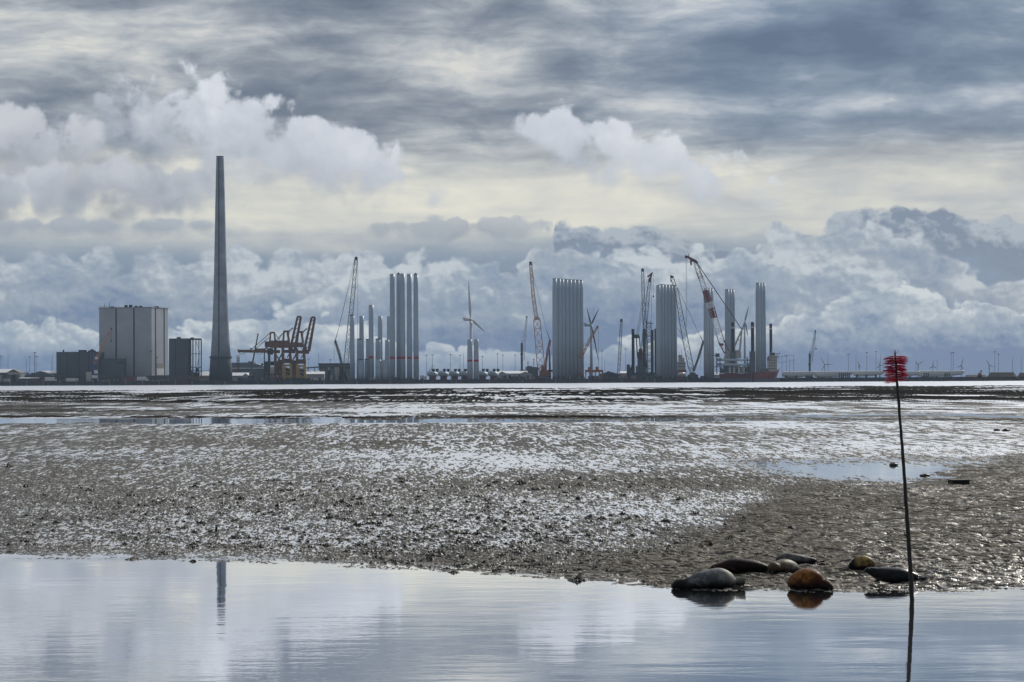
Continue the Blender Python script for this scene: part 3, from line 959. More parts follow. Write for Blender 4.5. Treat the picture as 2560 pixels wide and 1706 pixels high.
bush(58, 929, 16, DQ + 130, 'rounded green bush behind the sheds, leftmost of three')
bush(70, 931, 14, DQ + 128, 'smaller green bush behind the sheds, middle of three')
bush(81, 932.5, 12, DQ + 126, 'lowest green bush behind the dark gabled shed, rightmost of three')


# ---------------- vehicles on the quay (far away, a few pixels long)
def vehicle(kind, label, p0, p1, ytop, ybot, D, body, cat, group=None, cab=None):
    s = D / F
    zb = GZ
    x0, x1 = X(p0, ybot, D), X(p1, ybot, D)
    H = max(V(p0, ytop, D).z - V(p0, ybot, D).z, 1.3)
    root = thing(kind, label, cat, ((x0 + x1) / 2, D, zb), group)
    wr = .45
    b = MB()
    if cat == 'car':
        b.hexa([(x0, D, zb + .35), (x1, D, zb + .35), (x1, D + 1.8, zb + .35), (x0, D + 1.8, zb + .35),
                (x0 + .1, D, zb + .85), (x1 - .1, D, zb + .85), (x1 - .1, D + 1.8, zb + .85), (x0 + .1, D + 1.8, zb + .85)])
        b.build('body', body, root)
        L = x1 - x0
        c = MB(); c.hexa([(x0 + .2 * L, D + .1, zb + .85), (x1 - .12 * L, D + .1, zb + .85), (x1 - .12 * L, D + 1.7, zb + .85), (x0 + .2 * L, D + 1.7, zb + .85),
                          (x0 + .32 * L, D + .25, zb + H), (x1 - .25 * L, D + .25, zb + H), (x1 - .25 * L, D + 1.55, zb + H), (x0 + .32 * L, D + 1.55, zb + H)])
        c.build('cabin', M_['glass'], root)
    else:
        cl = min(2.2, (x1 - x0) * .28)
        b.box(x0, x1 - cl - .2, D, D + 2.4, zb + .9, zb + H)
        b.build('cargo_box', body, root)
        c = MB(); c.hexa([(x1 - cl, D + .05, zb + .5), (x1, D + .05, zb + .5), (x1, D + 2.3, zb + .5), (x1 - cl, D + 2.3, zb + .5),
                          (x1 - cl, D + .05, zb + H * .8), (x1 - .5, D + .05, zb + H * .8), (x1 - .5, D + 2.3, zb + H * .8), (x1 - cl, D + 2.3, zb + H * .8)])
        c.build('cab', cab or body, root)
        g = MB(); g.box(x1 - cl * .8, x1 - .55, D - .03, D + .04, zb + H * .5, zb + H * .72); g.build('window', M_['glass'], root)
        ch = MB(); ch.box(x0 + .1, x1 - .3, D + .4, D + 2.0, zb + .5, zb + .88); ch.build('chassis', M_['tyre'], root)
        wr = .55
    for xx in (x0 + (x1 - x0) * .18, x1 - (x1 - x0) * .18):
        for yy in (D - .1, D + 1.7):
            wh = MB(); wh.beam((xx, yy, zb + wr), (xx, yy + .3, zb + wr), 2 * wr, n=12); wh.build('wheel', M_['tyre'], root)
    return root


vehicle('truck', 'white box truck on the quay just left of the long white container', 112, 141, 943.5, 955, DQ + 12, M_['white'], 'truck')
vehicle('truck', 'large white van on the quay in front of the pale power station corner', 342, 368, 943.5, 955, DQ + 14, M_['white'], 'truck')
vehicle('truck', 'red flatbed truck on the quay left of the large white van', 311, 338, 946, 955, DQ + 16, M_['red'], 'truck', cab=M_['darkred'])
vehicle('parked_car', 'small white car on the quay, first one right of the blue crane', 250, 259, 949, 955, DQ + 12, M_['white'], 'car', 'cars parked on the quay')
vehicle('parked_car', 'small white car on the quay, second one right of the blue crane', 260, 269, 949, 955, DQ + 12, M_['white'], 'car', 'cars parked on the quay')
vehicle('parked_car', 'small dark car on the quay between the white cars and the red flatbed', 276, 285, 950, 955, DQ + 12, M_['steel'], 'car', 'cars parked on the quay')
vehicle('parked_car', 'small silver car right of the large white van', 371, 381, 950, 955, DQ + 12, M_['offwhite'], 'car', 'cars parked on the quay')
vehicle('parked_car', 'small white car right of the silver car near the power station corner', 384, 393, 950, 955, DQ + 12, M_['white'], 'car', 'cars parked on the quay')
vehicle('truck', 'white truck right of the tall red-banded towers', 1050, 1066, 934, 945, DQ + 30, M_['white'], 'truck')


def container(label, p0, p1, yt, D, m, dep=2.5, door=None):
    root = thing('container', label, 'container', (X((p0 + p1) / 2, 950, D), D, GZ), None)
    x0, x1 = X(p0, 950, D), X(p1, 950, D); zt = V((p0 + p1) / 2, yt, D).z
    b = MB(); b.box(x0, x1, D, D + dep, GZ, zt)
    n = max(3, int((x1 - x0) / 1.2))
    for k in range(n):
        xa = x0 + (x1 - x0) * (k + .2) / n
        b.box(xa, xa + (x1 - x0) / n * .45, D - .08, D - .001, GZ + .2, zt - .2)
    b.build('box', m, root)
    d = MB(); d.box(x1 - 1.0, x1 - .3, D - .16, D - .09, GZ + .1, zt - .4); d.build('door', door or M_['offwhite'], root)


container('long white container on the quay in front of the low dark hall', 165, 195, 946, DQ + 13, M_['white'])
container('beige-white box beside the foot of the blue crane, left side', 215, 228.5, 930, DQ + 15, M_['offwhite'], 4)
container('small white container right of the sheds, lying low beside the left frame edge', 8, 23, 947, DQ + 12, M_['offwhite'])


# red wheel loader
def loader():
    D = DQ + 13
    root = thing('wheel_loader', 'red wheel loader with raised arm on the quay at the left', 'loader', (X(101, 955, D), D, GZ))
    x0, x1 = X(92, 955, D), X(111, 955, D)
    b = MB(); b.box(x0 + 2.5, x1, D, D + 2.2, GZ + .9, GZ + 2.3); b.box(x1 - 3, x1 - .3, D + .1, D + 2.1, GZ + 2.3, GZ + 2.8); b.build('body', M_['red'], root)
    c = MB(); c.box(x0 + 3.2, x0 + 5.2, D + .2, D + 2, GZ + 2.3, GZ + 4.2); c.build('cab', M_['glass'], root)
    a = MB(); a.beam((x0 + 3.2, D + 1, GZ + 2), (x0 + .4, D + 1, GZ + 1.4), .4); a.beam((x0 + 3.2, D + 1, GZ + 2), (x0 + 1.4, D + 1, GZ + 5.2), .35); a.build('arm', M_['red'], root)
    k = MB(); k.hexa([(x0 - .6, D, GZ + .3), (x0 + .6, D, GZ + .3), (x0 + .6, D + 2.2, GZ + .3), (x0 - .6, D + 2.2, GZ + .3), (x0 - .9, D, GZ + 1.5), (x0 + .5, D, GZ + 1.7), (x0 + .5, D + 2.2, GZ + 1.7), (x0 - .9, D + 2.2, GZ + 1.5)]); k.build('bucket', M_['darkred'], root)
    for xx in (x0 + 3, x1 - 1.4):
        for yy in (D - .2, D + 1.9):
            w_ = MB(); w_.beam((xx, yy, GZ + .8), (xx, yy + .5, GZ + .8), 1.6, n=14); w_.build('wheel', M_['tyre'], root)


loader()
b_ = MB(); rr = random.Random(3)
for k in range(16):
    b_.ell((X(466 + k * 1.9, 950, DQ + 14), DQ + 14 + rr.uniform(-2, 2), GZ + .5), rr.uniform(1.6, 2.6), 2.5, rr.uniform(1.6, 4.2), 9, 6, .08, rr)
tag(b_.build('scrap_heap', M_['dirt'], None, smooth=True, loc=(X(480, 950, DQ + 14), DQ + 14, GZ)), 'brown heap on the quay left of the chimney base', 'heap')


# ---------------- generic mobile harbour crane: tower + boom
def harbour_crane(label, D, base, tower, boomfoot, boomtip, w_t, w_b, tm, bmm, bodyp, hook=None, latt=True, extra=None, name='harbour_crane'):
    root = thing(name, label, 'crane', (X(base[0], 950, D), D, GZ))
    (pa, pb, yt) = tower
    b = MB(); b.boxp(pa, pb, yt, 945, D, max((pb - pa) * D / F, 1.2), zb=GZ + 2)
    b.beam(V((pa + pb) / 2, yt, D + .8), V((pa + pb) / 2 + .6, yt - 8, D + .8), .9, .5)
    b.boxp(pa - 1.5, pb + 1, yt + 26, yt + 29, D - .8, 4)
    b.build('tower', tm, root)
    b = MB()
    L = (Vector(V(*boomtip, D)) - Vector(V(*boomfoot, D))).length
    if latt: b.lattice(V(*boomfoot, D + 1), V(*boomtip, D + 1), w_b, w_b * .55, max(6, int(L / w_b / 1.2)), m=.38)
    else: b.beam(V(*boomfoot, D + 1), V(*boomtip, D + 1), w_b, w_b * .6)
    bo = b.build('boom', bmm, root)
    h = MB(); h.ell(V(*boomtip, D + 1), 1.0, .8, 1.2, 8, 6); h.build('boom_head', M_['steel'], bo)
    b = MB(); b.beam(V((pa + pb) / 2, yt - 6, D + 1), V(boomtip[0], boomtip[1], D + 1), .18); b.build('cable', M_['steel'], root)
    (ba, bb, by) = bodyp
    b = MB(); b.boxp(ba, bb, by, 952, D - 1, 6, zb=GZ + 1.2); b.build('machinery_house', tm, root)
    b = MB()
    for px in np.linspace(ba, bb, 5):
        b.beam((X(px, 950, D), D - 1.4, GZ + .7), (X(px, 950, D), D + 5.4, GZ + .7), 1.4, n=10)
    b.build('wheels', M_['tyre'], root)
    if hook:
        b = MB(); b.beam(V(boomtip[0], boomtip[1], D + 1), V(*hook, D + 1), .22); k = b.build('hoist_rope', M_['steel'], root)
        b = MB(); b.ell(V(*hook, D + 1), .9, .6, 1.1, 8, 6); b.build('hook_block', M_['steel'], root)
    return root


r1 = harbour_crane('blue mobile crane with pale pink lattice boom in front of the power station', DQ + 18, (232, 950), (229, 234, 884), (236, 909), (279, 822), 2, 3.0, M_['blue'], M_['orangepale'], (226, 243, 939), hook=(278.5, 852))
b_ = MB(); b_.boxp(235, 242.5, 926, 934, DQ + 17, 3); b_.boxp(228.5, 243, 938.5, 946, DQ + 16, .8); b_.build('counterweight', M_['white'], r1)
b_ = MB(); b_.boxp(237.5, 243, 893, 898.5, DQ + 17, 2); b_.build('cab', M_['white'], r1)
harbour_crane('grey mobile harbour crane with upright pale lattice boom left of the orange crane', DQ + 180, (1308, 945), (1302, 1307.5, 858), (1308, 900), (1317, 793), 2, 3.0, M_['cladd'], M_['tower'], (1299, 1313, 925))
harbour_crane('grey mobile harbour crane standing alone right of the jack-up ship', DQ + 150, (2025, 945), (2022.5, 2027, 884), (2028, 905), (2038.5, 828), 2, 2.6, M_['cladd'], M_['tower'], (2017, 2032, 932), hook=(2040, 872))

# ---------------- red and white double stack, blue-roofed hall, tents behind the gantry cranes
D = DQ + 160
rt = thing('twin_stack', 'thin red and white twin steel stack right of the chimney', 'stack', (X(595, 945, D), D, GZ))
for px in (593, 597.5):
    b_ = MB(); b_.beam((X(px, 945, D), D, GZ), V(px, 896, D), 1.2, n=10); b_.build('pipe', M_['darkred'], rt)
    b_ = MB(); b_.beam(V(px, 896, D), V(px, 889, D), 1.3, n=10); b_.build('tip', M_['offwhite'], rt)
b_ = MB()
for yy in (895, 901, 908, 930): b_.boxp(591.5, 599, yy, yy + 1.2, D - 1, 2)
b_.build('platform', M_['darkred'], rt)
D = DQ + 260
rt = thing('warehouse', 'wide warehouse with a stepped blue-grey roof between chimney and gantry cranes', 'building', (X(620, 945, D), D, GZ))
b_ = MB(); b_.boxp(570, 742, 921, 948, D, 40, zb=GZ); b_.build('wall', M_['cladd'], rt)
b_ = MB()
for (a, c, ya, yb) in ((574, 620, 907, 906), (620, 634, 904, 904)):
    b_.boxp(a, c, ya, 921, D + 5, 30)
x0, x1, x2 = X(634, 920, D), X(666, 920, D), X(666, 920, D)
z0, z1, zb = V(634, 908, D).z, V(664, 918, D).z, V(640, 921, D).z
b_.hexa([(x0, D + 5, zb), (x1, D + 5, zb), (x1, D + 35, zb), (x0, D + 35, zb), (x0, D + 5, z0), (x1, D + 5, z1), (x1, D + 35, z1), (x0, D + 35, z0)])
b_.build('roof', M_['roofblue'], rt)
b_ = MB(); b_.boxp(572, 668, 920, 922, D - .5, .45); b_.build('gutter', M_['white'], rt)
shed('tent_hall', 'low white-roofed tent hall right of the chimney foot', 578, 624, 940, 932.5, DQ + 90, 20, M_['clad'], M_['roofw'], gable='side')
shed('tent_hall', 'small pale gabled tent hall behind the slanted boom', 603, 626, 944, 934, DQ + 60, 18, M_['clad'], M_['clad'])
shed('tent_hall', 'white-roofed hall behind the steel frame left of the chimney', 500, 526, 940, 929, DQ + 130, 24, M_['clad'], M_['roofw'], gable='side')
D = DQ + 40
rt = thing('mobile_crane', 'slim dark telescopic crane boom slanting up between the chimney and the gantry cranes', 'crane', (X(627, 950, D), D, GZ))
b_ = MB(); b_.beam(V(625, 940, D), V(632, 905, D), 2.6, 1.8); b_.build('lower_boom', M_['cranegrey'], rt)
b_ = MB(); b_.beam(V(631, 910, D), V(645, 836, D), 1.7, 1.2); b_.ell(V(645, 836, D), 1.0, .8, 1, 8, 6); b_.build('upper_boom', M_['steel'], rt)
b_ = MB(); b_.boxp(620, 637, 940, 952, D - 1.5, 4, zb=GZ + .8); b_.build('carrier', M_['steel'], rt)
b_ = MB()
for px in np.linspace(621, 636, 5): b_.beam((X(px, 950, D), D - 1.9, GZ + .6), (X(px, 950, D), D + 2.9, GZ + .6), 1.2, n=10)
b_.build('wheels', M_['tyre'], rt)


# ---------------- ship-to-shore gantry cranes
MBase = MB


def gantry(label, kind, px, dy, D, yellow=True):
    """px = column of the water-side leg"""
    root = thing('gantry_crane', label, 'crane', (X(px, 950, D), D, GZ))
    class MB(MBase):
        def beam(s_, p, q, w0, w1=None, n=4, cap=True):
            k_ = 1.3
            MBase.beam(s_, p, q, w0 * k_ + .1, None if w1 is None else w1 * k_ + .1, n, cap)
    s = D / F
    q = lambda dx, y: (px + dx, y + dy)
    legm = M_['rust']
    def leg(dx0, dx1, ytop, ybot, w, m_, name='leg'):
        for dd in (0, 14):
            b = MB()
            b.beam(V(*q(dx0, ytop), D + dd), (X(px + dx1, ybot, D + dd), D + dd, V(px, ybot + dy, D).z if ybot < 948 else GZ + 1.5), w)
            b.build(name, m_, root)
    if kind == 'up':
        leg(-17, -16, 870, 909, 2.2, legm); leg(0, 3, 870, 909, 2.2, legm)
        leg(-16, -15, 909, 946, 1.9, M_['yellow'], 'lower_leg'); leg(3, 4, 909, 946, 1.9, M_['yellow'], 'lower_leg')
        b = MB()
        for dd in (0, 14):
            for yy, w_ in ((914, 1.6), (944, 2.2)):
                b.beam(V(*q(-17, yy), D + dd), V(*q(4.5, yy), D + dd), w_)
            for k in range(3):
                b.beam(V(*q(-14.5, 918 + k * 9), D + dd), V(*q(2.5, 923 + k * 9), D + dd), .5)
            b.beam(V(*q(-11, 914), D + dd), V(*q(-10, 944), D + dd), .6)
        b.build('portal', M_['yellow'], root)
        b = MB()
        for dx in (-19, -9.5, 0, 9):
            for dd in (0, 14):
                b.box(X(px + dx - 3, 950, D), X(px + dx + 3, 950, D), D + dd - .8, D + dd + .8, GZ, GZ + 2.2)
        b.build('bogie', M_['yellow'], root)
        b = MB(); b.beam(V(*q(-17, 880), D), V(*q(-29, 903), D), .9); b.beam(V(*q(-17, 882), D + 14), V(*q(-29, 903), D + 14), .9)
        b.beam(V(*q(0, 884), D), V(*q(-6, 894), D), .8)
        b.boxp(*[v for v in (px - 17, px + 2)], 879 + dy, 882 + dy, D - .5, 1)
        b.build('brace', legm, root)
        b = MB(); b.boxp(px - 17, px + 4.5, 897 + dy, 908 + dy, D + 1, 10); b.boxp(px - 30, px - 17, 900 + dy, 934 + dy, D + 3, 6); b.build('machinery_house', M_['rust'], root)
        b = MB(); b.boxp(px - 13, px + 1, 921 + dy, 941 + dy, D + 8, 4); b.build('dark_infill', M_['steel'], root)  # dark box added to fill the bright gap behind the portal
        # main girder and A-frame
        b = MB()
        for dd in (3, 11):
            b.beam(V(*q(-50, 861 if dy < 1 else 862), D + dd), V(*q(0, 861), D + dd), 6.4 if dy < 1 else 4)
            b.beam(V(*q(-20, 879), D + dd), V(*q(14, 879), D + dd), 2.6)
        for k in range(-48, 2, 8):
            b.beam(V(*q(k, 861), D + 3), V(*q(k, 861), D + 11), .8)
        b.build('girder', M_['rust'], root)
        b = MB()
        for dd in (1, 13):
            b.beam(V(*q(-16, 855), D + dd), V(*q(-14, 829), D + dd), 1.5); b.beam(V(*q(-1, 855), D + dd), V(*q(-5, 829), D + dd), 1.5)
            b.beam(V(*q(-16, 829.5), D + dd), V(*q(0, 829.5), D + dd), 1.3)
        for k in range(5):
            b.beam(V(*q(-13 + k * 3, 829), D + 2), V(*q(-13 + k * 3, 826.5), D + 2), .9)
        b.build('a_frame', M_['rust'], root)
        b = MB()
        for dd in (3.4, 10.6):
            p1, p2, tip = V(*q(1.5, 878), D + dd), V(*q(6, 857), D + dd), V(*q(20, 792), D + dd)
            p1b, tipb = V(*q(13, 877), D + dd), V(*q(28.5, 792.5), D + dd)
            b.beam(V(*q(3.2, 866), D + dd), tip, 2.0, 1.6); b.beam(p1b, tipb, 2.6, 1.7)
            b.beam(tip, tipb, 1.6)
            for k in range(7):
                ta = k / 7
                b.beam(V(*q(3.2, 866), D + dd).lerp(tip, ta), p1b.lerp(tipb, ta + .1), .45)
            b.beam(V(*q(-1, 878), D + dd), V(*q(13, 879), D + dd), 3.4)
            b.beam(V(*q(3.2, 866), D + dd), V(*q(4, 880), D + dd), 3.0)
        for k in range(6):
            b.beam(V(*q(4 + k * 3.2, 860 - k * 13), D + 3.4), V(*q(4 + k * 3.2, 860 - k * 13), D + 10.6), .6)
        b.build('raised_boom', M_['rust'], root)
        b = MB()
        for dd in (3.4, 10.6):
            b.beam(V(*q(-3, 829.5), D + dd), V(*q(9, 820), D + dd), .8)
            b.beam(V(*q(-15, 831), D + dd), V(*q(-28, 850), D + dd), .35)
            b.beam(V(*q(-7, 831), D + dd), V(*q(-5, 870), D + dd), .3); b.beam(V(*q(-5, 870), D + dd), V(*q(-1, 832), D + dd), .3)
        b.build('stay', M_['steel'], root)
    else:
        leg(0, -.5, 872, 948, 1.9, M_['steel']); leg(15, 16, 860, 948, 2.2, M_['rust'])
        b = MB()
        for dd in (3, 11):
            b.beam(V(595, 878, D + dd), V(700, 879.5, D + dd), 2.4, 2.6)
            b.beam(V(640, 876, D + dd), V(664, 876, D + dd), 3.0)
        for k in range(597, 700, 9): b.beam(V(k, 878, D + 3), V(k, 878, D + 11), .8)
        b.beam(V(595, 878, D + 3), V(598, 875.5, D + 3), 2.2)
        b.build('boom', M_['rust'], root)
        b = MB()
        for (a, c) in ((598, 612), (642, 655)):
            b.beam(V(a, 881, D + 2), V(a + 1, 885.5, D + 2), .3); b.beam(V(a + 1, 885.5, D + 2), V(c, 885.5, D + 2), .3); b.beam(V(c, 885.5, D + 2), V(c, 881, D + 2), .3)
        b.build('walkway', M_['steel'], root)
        b = MB()
        for (a, c) in ((624.5, 631.5), (659, 666)): b.boxp(a, c, 871, 873.2, D + 3, 6); b.beam(V(a + 3, 873, D + 5), V(a + 3, 877, D + 5), .8)
        b.build('trolley', M_['steel'], root)
        b = MB()
        for dd in (1, 13):
            b.beam(V(674.5, 856, D + dd), V(676.5, 832, D + dd), 1.3); b.beam(V(688.5, 856, D + dd), V(685.5, 832, D + dd), 1.3); b.beam(V(675.5, 832, D + dd), V(687, 832, D + dd), 1.3)
        b.build('a_frame', M_['rust'], root)
        b = MB()
        for (a, c) in (((675, 833), (631, 872)), ((672, 844), (640, 872)), ((687, 834), (699, 850)), ((706, 834), (690, 852))):
            b.beam(V(*a, D + 4), V(*c, D + 4), .45)
        b.build('stay', M_['steel'], root)
        b = MB(); b.boxp(662, 705, 854, 868, D + 2, 9); b.boxp(664, 668, 866, 872, D + 3, 6); b.build('machinery_house', M_['rust'], root)
        b = MB(); b.boxp(668, 682, 871, 887, D + 3, 5); b.boxp(661, 703, 904, 914, D + 4, 8); b.boxp(662, 674, 914, 930, D + 4, 6); b.ell(V(655.5, 911.5, D + 5), 1.6, 1.2, 1.3, 8, 6)
        b.boxp(688, 700, 914, 936, D + 4, 5)
        b.build('trolley_house', M_['steel'], root)
        b = MB()
        for (a, c) in (((661, 882), (661, 950)), ((690, 888), (701, 903)), ((662, 936), (706, 936)), ((664, 948), (706, 948))):
            b.beam(V(*a, D + 2), (V(*c, D + 2).x, D + 2, max(V(*c, D + 2).z, GZ + .3)), .9)
        b.build('brace', M_['steel'], root)
        b = MB()
        for dx in (-4, 3, 12, 19):
            b.box(X(px + dx - 2.5, 950, D), X(px + dx + 2.5, 950, D), D, D + 1.6, GZ, GZ + 2)
        b.build('bogie', M_['steel'], root)


gantry('brown gantry crane with its boom lowered level to the left', 'down', 673, 0, DQ + 26)
gantry('brown gantry crane on yellow legs, left one of the two with raised booms', 'up', 724, 0, DQ + 24)
gantry('brown gantry crane on yellow legs, right one of the two with raised booms', 'up', 759, 1.6, DQ + 21)
rt = thing('storage_tank', 'low pale round tank seen through the legs of the lowered gantry crane', 'tank', (X(683, 945, DQ + 80), DQ + 80, GZ))
b_ = MB(); c0 = V(683, 926, DQ + 80)
b_.lathe(c0.x, DQ + 80, [(GZ, 5), (V(683, 918, DQ + 80).z, 5), (V(683, 916, DQ + 80).z, 2.5), (V(683, 915.6, DQ + 80).z, .2)], 24); b_.build('shell', M_['offwhite'], rt, smooth=True)

# low buildings between gantries and tower group
D = DQ + 200
rt = thing('depot', 'long flat-roofed dark depot right of the gantry cranes', 'building', (X(830, 945, D), D, GZ))
b_ = MB(); b_.boxp(797, 880, 912, 948, D, 30, zb=GZ); b_.build('wall', M_['roofblue'], rt)
b_ = MB(); b_.boxp(795.5, 884, 908.5, 912.5, D - 2, 36); b_.build('roof', M_['steel'], rt)
b_ = MB()
for k in range(9): b_.boxp(800 + k * 9, 806 + k * 9, 917, 922, D - .3, .25)
b_.build('window', M_['glass'], rt)
rt = thing('conveyor_bridge', 'thin dark raised pipe bridge leading from the gantry cranes to the depot', 'bridge', (X(780, 945, D), DQ + 150, GZ))
b_ = MB(); D = DQ + 150
b_.beam(V(757, 921, D), V(812, 917, D), 1.5)
b_.build('deck', M_['steel'], rt)
for px in (770, 786, 802):
    b_ = MB(); b_.beam((X(px, 945, D), D, GZ), V(px, 920, D), .7); b_.build('leg', M_['steel'], rt)
shed('tent_hall', 'long low white hall right of the yellow portal legs', 765, 811, 936, 930, DQ + 120, 20, M_['clad'], M_['roofw'], gable='side')
for k, px in enumerate((777, 794)):
    rt = thing('storage_tank', ('left' if k == 0 else 'right') + ' one of two small white domed tanks above the long low white hall', 'tank', (X(px, 945, DQ + 170), DQ + 170, GZ), 'white domed tanks')
    b_ = MB(); D = DQ + 170
    b_.lathe(X(px, 945, D), D, [(GZ, 2.6), (V(px, 929, D).z, 2.6), (V(px, 927.3, D).z, 1.6), (V(px, 927, D).z, .1)], 16); b_.build('shell', M_['white'], rt, smooth=True)


# dark cluttered plant in front of the depot
def clutter(label, p0, p1, ytop, D, seed, mats, name='machinery_pile', cat='machinery', n=14):
    rnd = random.Random(seed)
    root = thing(name, label, cat, (X((p0 + p1) / 2, 950, D), D, GZ))
    names = ['cargo_box', 'cabinet', 'hopper', 'covered_load']
    for k in range(n):
        a = rnd.uniform(p0, p1 - 3); w_ = rnd.uniform(2, 8); yt = rnd.uniform(ytop, 947)
        mm = mats[k % len(mats)]
        b = MB()
        xx = X(a, 950, D)
        b.rotbox(xx + w_ * D / F / 2, D + rnd.uniform(0, 8), w_ * D / F, rnd.uniform(2, 5), GZ, V(a, yt, D).z, rnd.uniform(-.2, .2))
        b.build(names[(k * 7 + seed) % 4], M_[mm], root)
        if k % 3 == 0:
            b = MB(); b.beam((xx, D - 1, GZ), V(a + rnd.uniform(-4, 4), yt - rnd.uniform(2, 6), D - 1), .5, .3)
            b.build('pole', M_[mm], root)


clutter('dark cluster of plant and frames in front of the flat-roofed depot', 812, 862, 918, DQ + 30, 5, ['steel', 'roofblue', 'offwhite'], n=30)
clutter('low row of dark boxes on the quay right of the chimney', 590, 660, 944, DQ + 22, 6, ['steel', 'roofblue'], n=22)
clutter('low dark containers and gear along the quay under the gantry cranes', 690, 800, 945, DQ + 16, 8, ['steel', 'quay', 'dirt'], n=26)
clutter('dark gear stacked on the quay between the white-banded towers and the orange crane', 1235, 1345, 939, DQ + 30, 9, ['steel', 'roofblue', 'beige', 'steel'], n=44)
clutter('dark gear on the quay in front of the biggest tower cluster', 1365, 1475, 940, DQ + 8, 10, ['steel', 'quay', 'roofblue'], n=30)
clutter('dark gear on the quay between the biggest cluster and the jack-up rig', 1475, 1590, 939, DQ + 12, 11, ['steel', 'beige', 'roofblue'], n=34)
clutter('dark gear on the quay at the foot of the second tower cluster', 1600, 1760, 940, DQ + 8, 12, ['steel', 'quay', 'roofblue'], n=44)
clutter('pale and dark gear at the foot of the short grey towers', 885, 1065, 943, DQ + 14, 13, ['steel', 'roofblue', 'offwhite'], n=34)
clutter('mixed cargo around the left end of the quay, behind the parked cars', 150, 420, 947, DQ + 28, 14, ['steel', 'cladd', 'roofblue'], n=40)
clutter('small dark cabins above the quay left of the jack-up rig', 1556, 1582, 911, DQ + 60, 15, ['steel', 'cladd'], n=14)


# ---------------- wind turbine tower sections
def tower(label, p0, p1, yt, yb, D, group, cap=None, band=None, taper=.96, top_w=None, ytap=None, name='tower_section'):
    s = D / F
    cx = X((p0 + p1) / 2, (yt + yb) / 2, D); r = (p1 - p0) / 2 * s
    zt = V((p0 + p1) / 2, yt, D).z; zb = GZ
    root = thing(name, label, 'turbine tower', (cx, D, GZ), group)
    r1 = r * 1.07; r2 = r * .93
    prof = [(zb + .6, r1), (zb + (zt - zb) * .45, r * 1.0), (zb + (zt - zb) * .9, r2 * 1.0), (zt, r2 * (top_w or .97))]
    b = MB(); b.lathe(cx, D, prof, 32)
    b.build('shell', M_['tower'], root, smooth=False)
    sh = [o for o in root.children][0]
    for p in sh.data.polygons: p.use_smooth = abs(p.normal.z) < .9
    b = MB(); b.lathe(cx, D, [(zb, r1 * 1.12), (zb + .62, r1 * 1.12)], 24); b.build('foot_frame', M_['steel'], root)
    for k in (.33, .66):
        z = zb + (zt - zb) * k
        rr_ = r1 + (r2 - r1) * k + .07
        b = MB(); b.lathe(cx, D, [(z, rr_), (z + .3, rr_)], 32, cap=True); b.build('flange', M_['tower'], root)
    if band:
        za, zb2 = V((p0 + p1) / 2, band[1], D).z, V((p0 + p1) / 2, band[0], D).z
        f = lambda z: r1 + (r2 - r1) * min((z - zb) / (zt - zb) / .9, 1)
        b = MB(); b.lathe(cx, D, [(za, f(za) + .06), (zb2, f(zb2) + .06)], 32); b.build('red_band', M_['band'], root)
    if cap == 'cone':
        b = MB(); b.lathe(cx, D, [(zt, r2 * 1.02), (zt + 2.2, .25)], 24); b.build('cap', M_['steel'], root)
    elif cap == 'flat':
        b = MB(); b.lathe(cx, D, [(zt, r2 * 1.06), (zt + .9, r2 * 1.0)], 24); b.build('cap', M_['steel'], root)
    else:
        b = MB(); b.lathe(cx, D, [(zt, r2 * .9), (zt + .35, r2 * .85)], 24); b.build('cap', M_['tower'], root)
    return root


g1 = 'tower sections standing on the middle of the quay'
tower('grey tower section with dark top beside the lattice crane, leftmost of the tower group', 874.5, 886.5, 789, 945, DQ + 20, g1, 'flat')
tower('mid-height dark-capped tower section, second from the left of the tower group', 892, 904.5, 849, 945, DQ + 30, g1, 'flat')
tower('taller tower section behind the dark-capped one, left of the single red-banded one', 898, 910, 791, 945, DQ + 55, g1)
tower('mid-height tower section mostly hidden behind the single red-banded one', 914.5, 926, 850, 945, DQ + 40, g1, 'flat')
tower('single red-banded tower rising above its neighbours, left of the tallest ones', 921.5, 934.5, 763.5, 945, DQ + 22, g1, None, (891, 897))
tower('mid-height tower section with dark cap just right of the single red-banded tower', 938.5, 951.5, 849, 945, DQ + 34, g1, 'flat')
tower('taller tower section behind the dark-capped one, right of the single red-banded tower', 944.5, 956.5, 791.5, 945, DQ + 60, g1)
tower('mid-height tower section just left of the tallest red-banded ones, without a cap', 962, 974, 850.5, 945, DQ + 36, g1)
tower('taller tower section half hidden behind the first of the tallest red-banded ones', 967, 980, 792, 945, DQ + 62, g1)
tower('short wide tower stub with dark cap, leftmost of the four stubs', 895, 909, 900.5, 945, DQ + 14, g1, 'flat')
tower('short tower stub half hidden by the single red-banded tower', 911.5, 923, 899.5, 945, DQ + 28, g1, 'flat')
tower('short wide tower stub just right of the single red-banded tower', 938.5, 953, 900, 945, DQ + 14, g1)
tower('short wide tower stub touching the tallest ones, rightmost of the four stubs', 954.5, 970, 901, 945, DQ + 15, g1)
g2 = 'tall red-banded towers'
tower('tall red-banded tower, leftmost of the five tallest', 974.5, 987.5, 686, 945, DQ + 18, g2, None, (892, 898))
tower('tall red-banded tower with pointed dark cap, second of the five tallest', 991, 1003.5, 686, 945, DQ + 24, g2, 'cone', (892, 898))
tower('tall flat-topped red-banded tower, middle one of the five tallest', 1000, 1013, 685, 945, DQ + 18, g2, None, (892, 898))
tower('tall red-banded tower with flat top, fourth of the five tallest', 1017, 1030, 686, 945, DQ + 18, g2, None, (892, 898))
tower('tall red-banded tower with pointed dark cap, rightmost of the five tallest', 1033.5, 1046.5, 687, 945, DQ + 18, g2, 'cone', (892, 898))
g3 = 'pair of half-height red-banded towers'
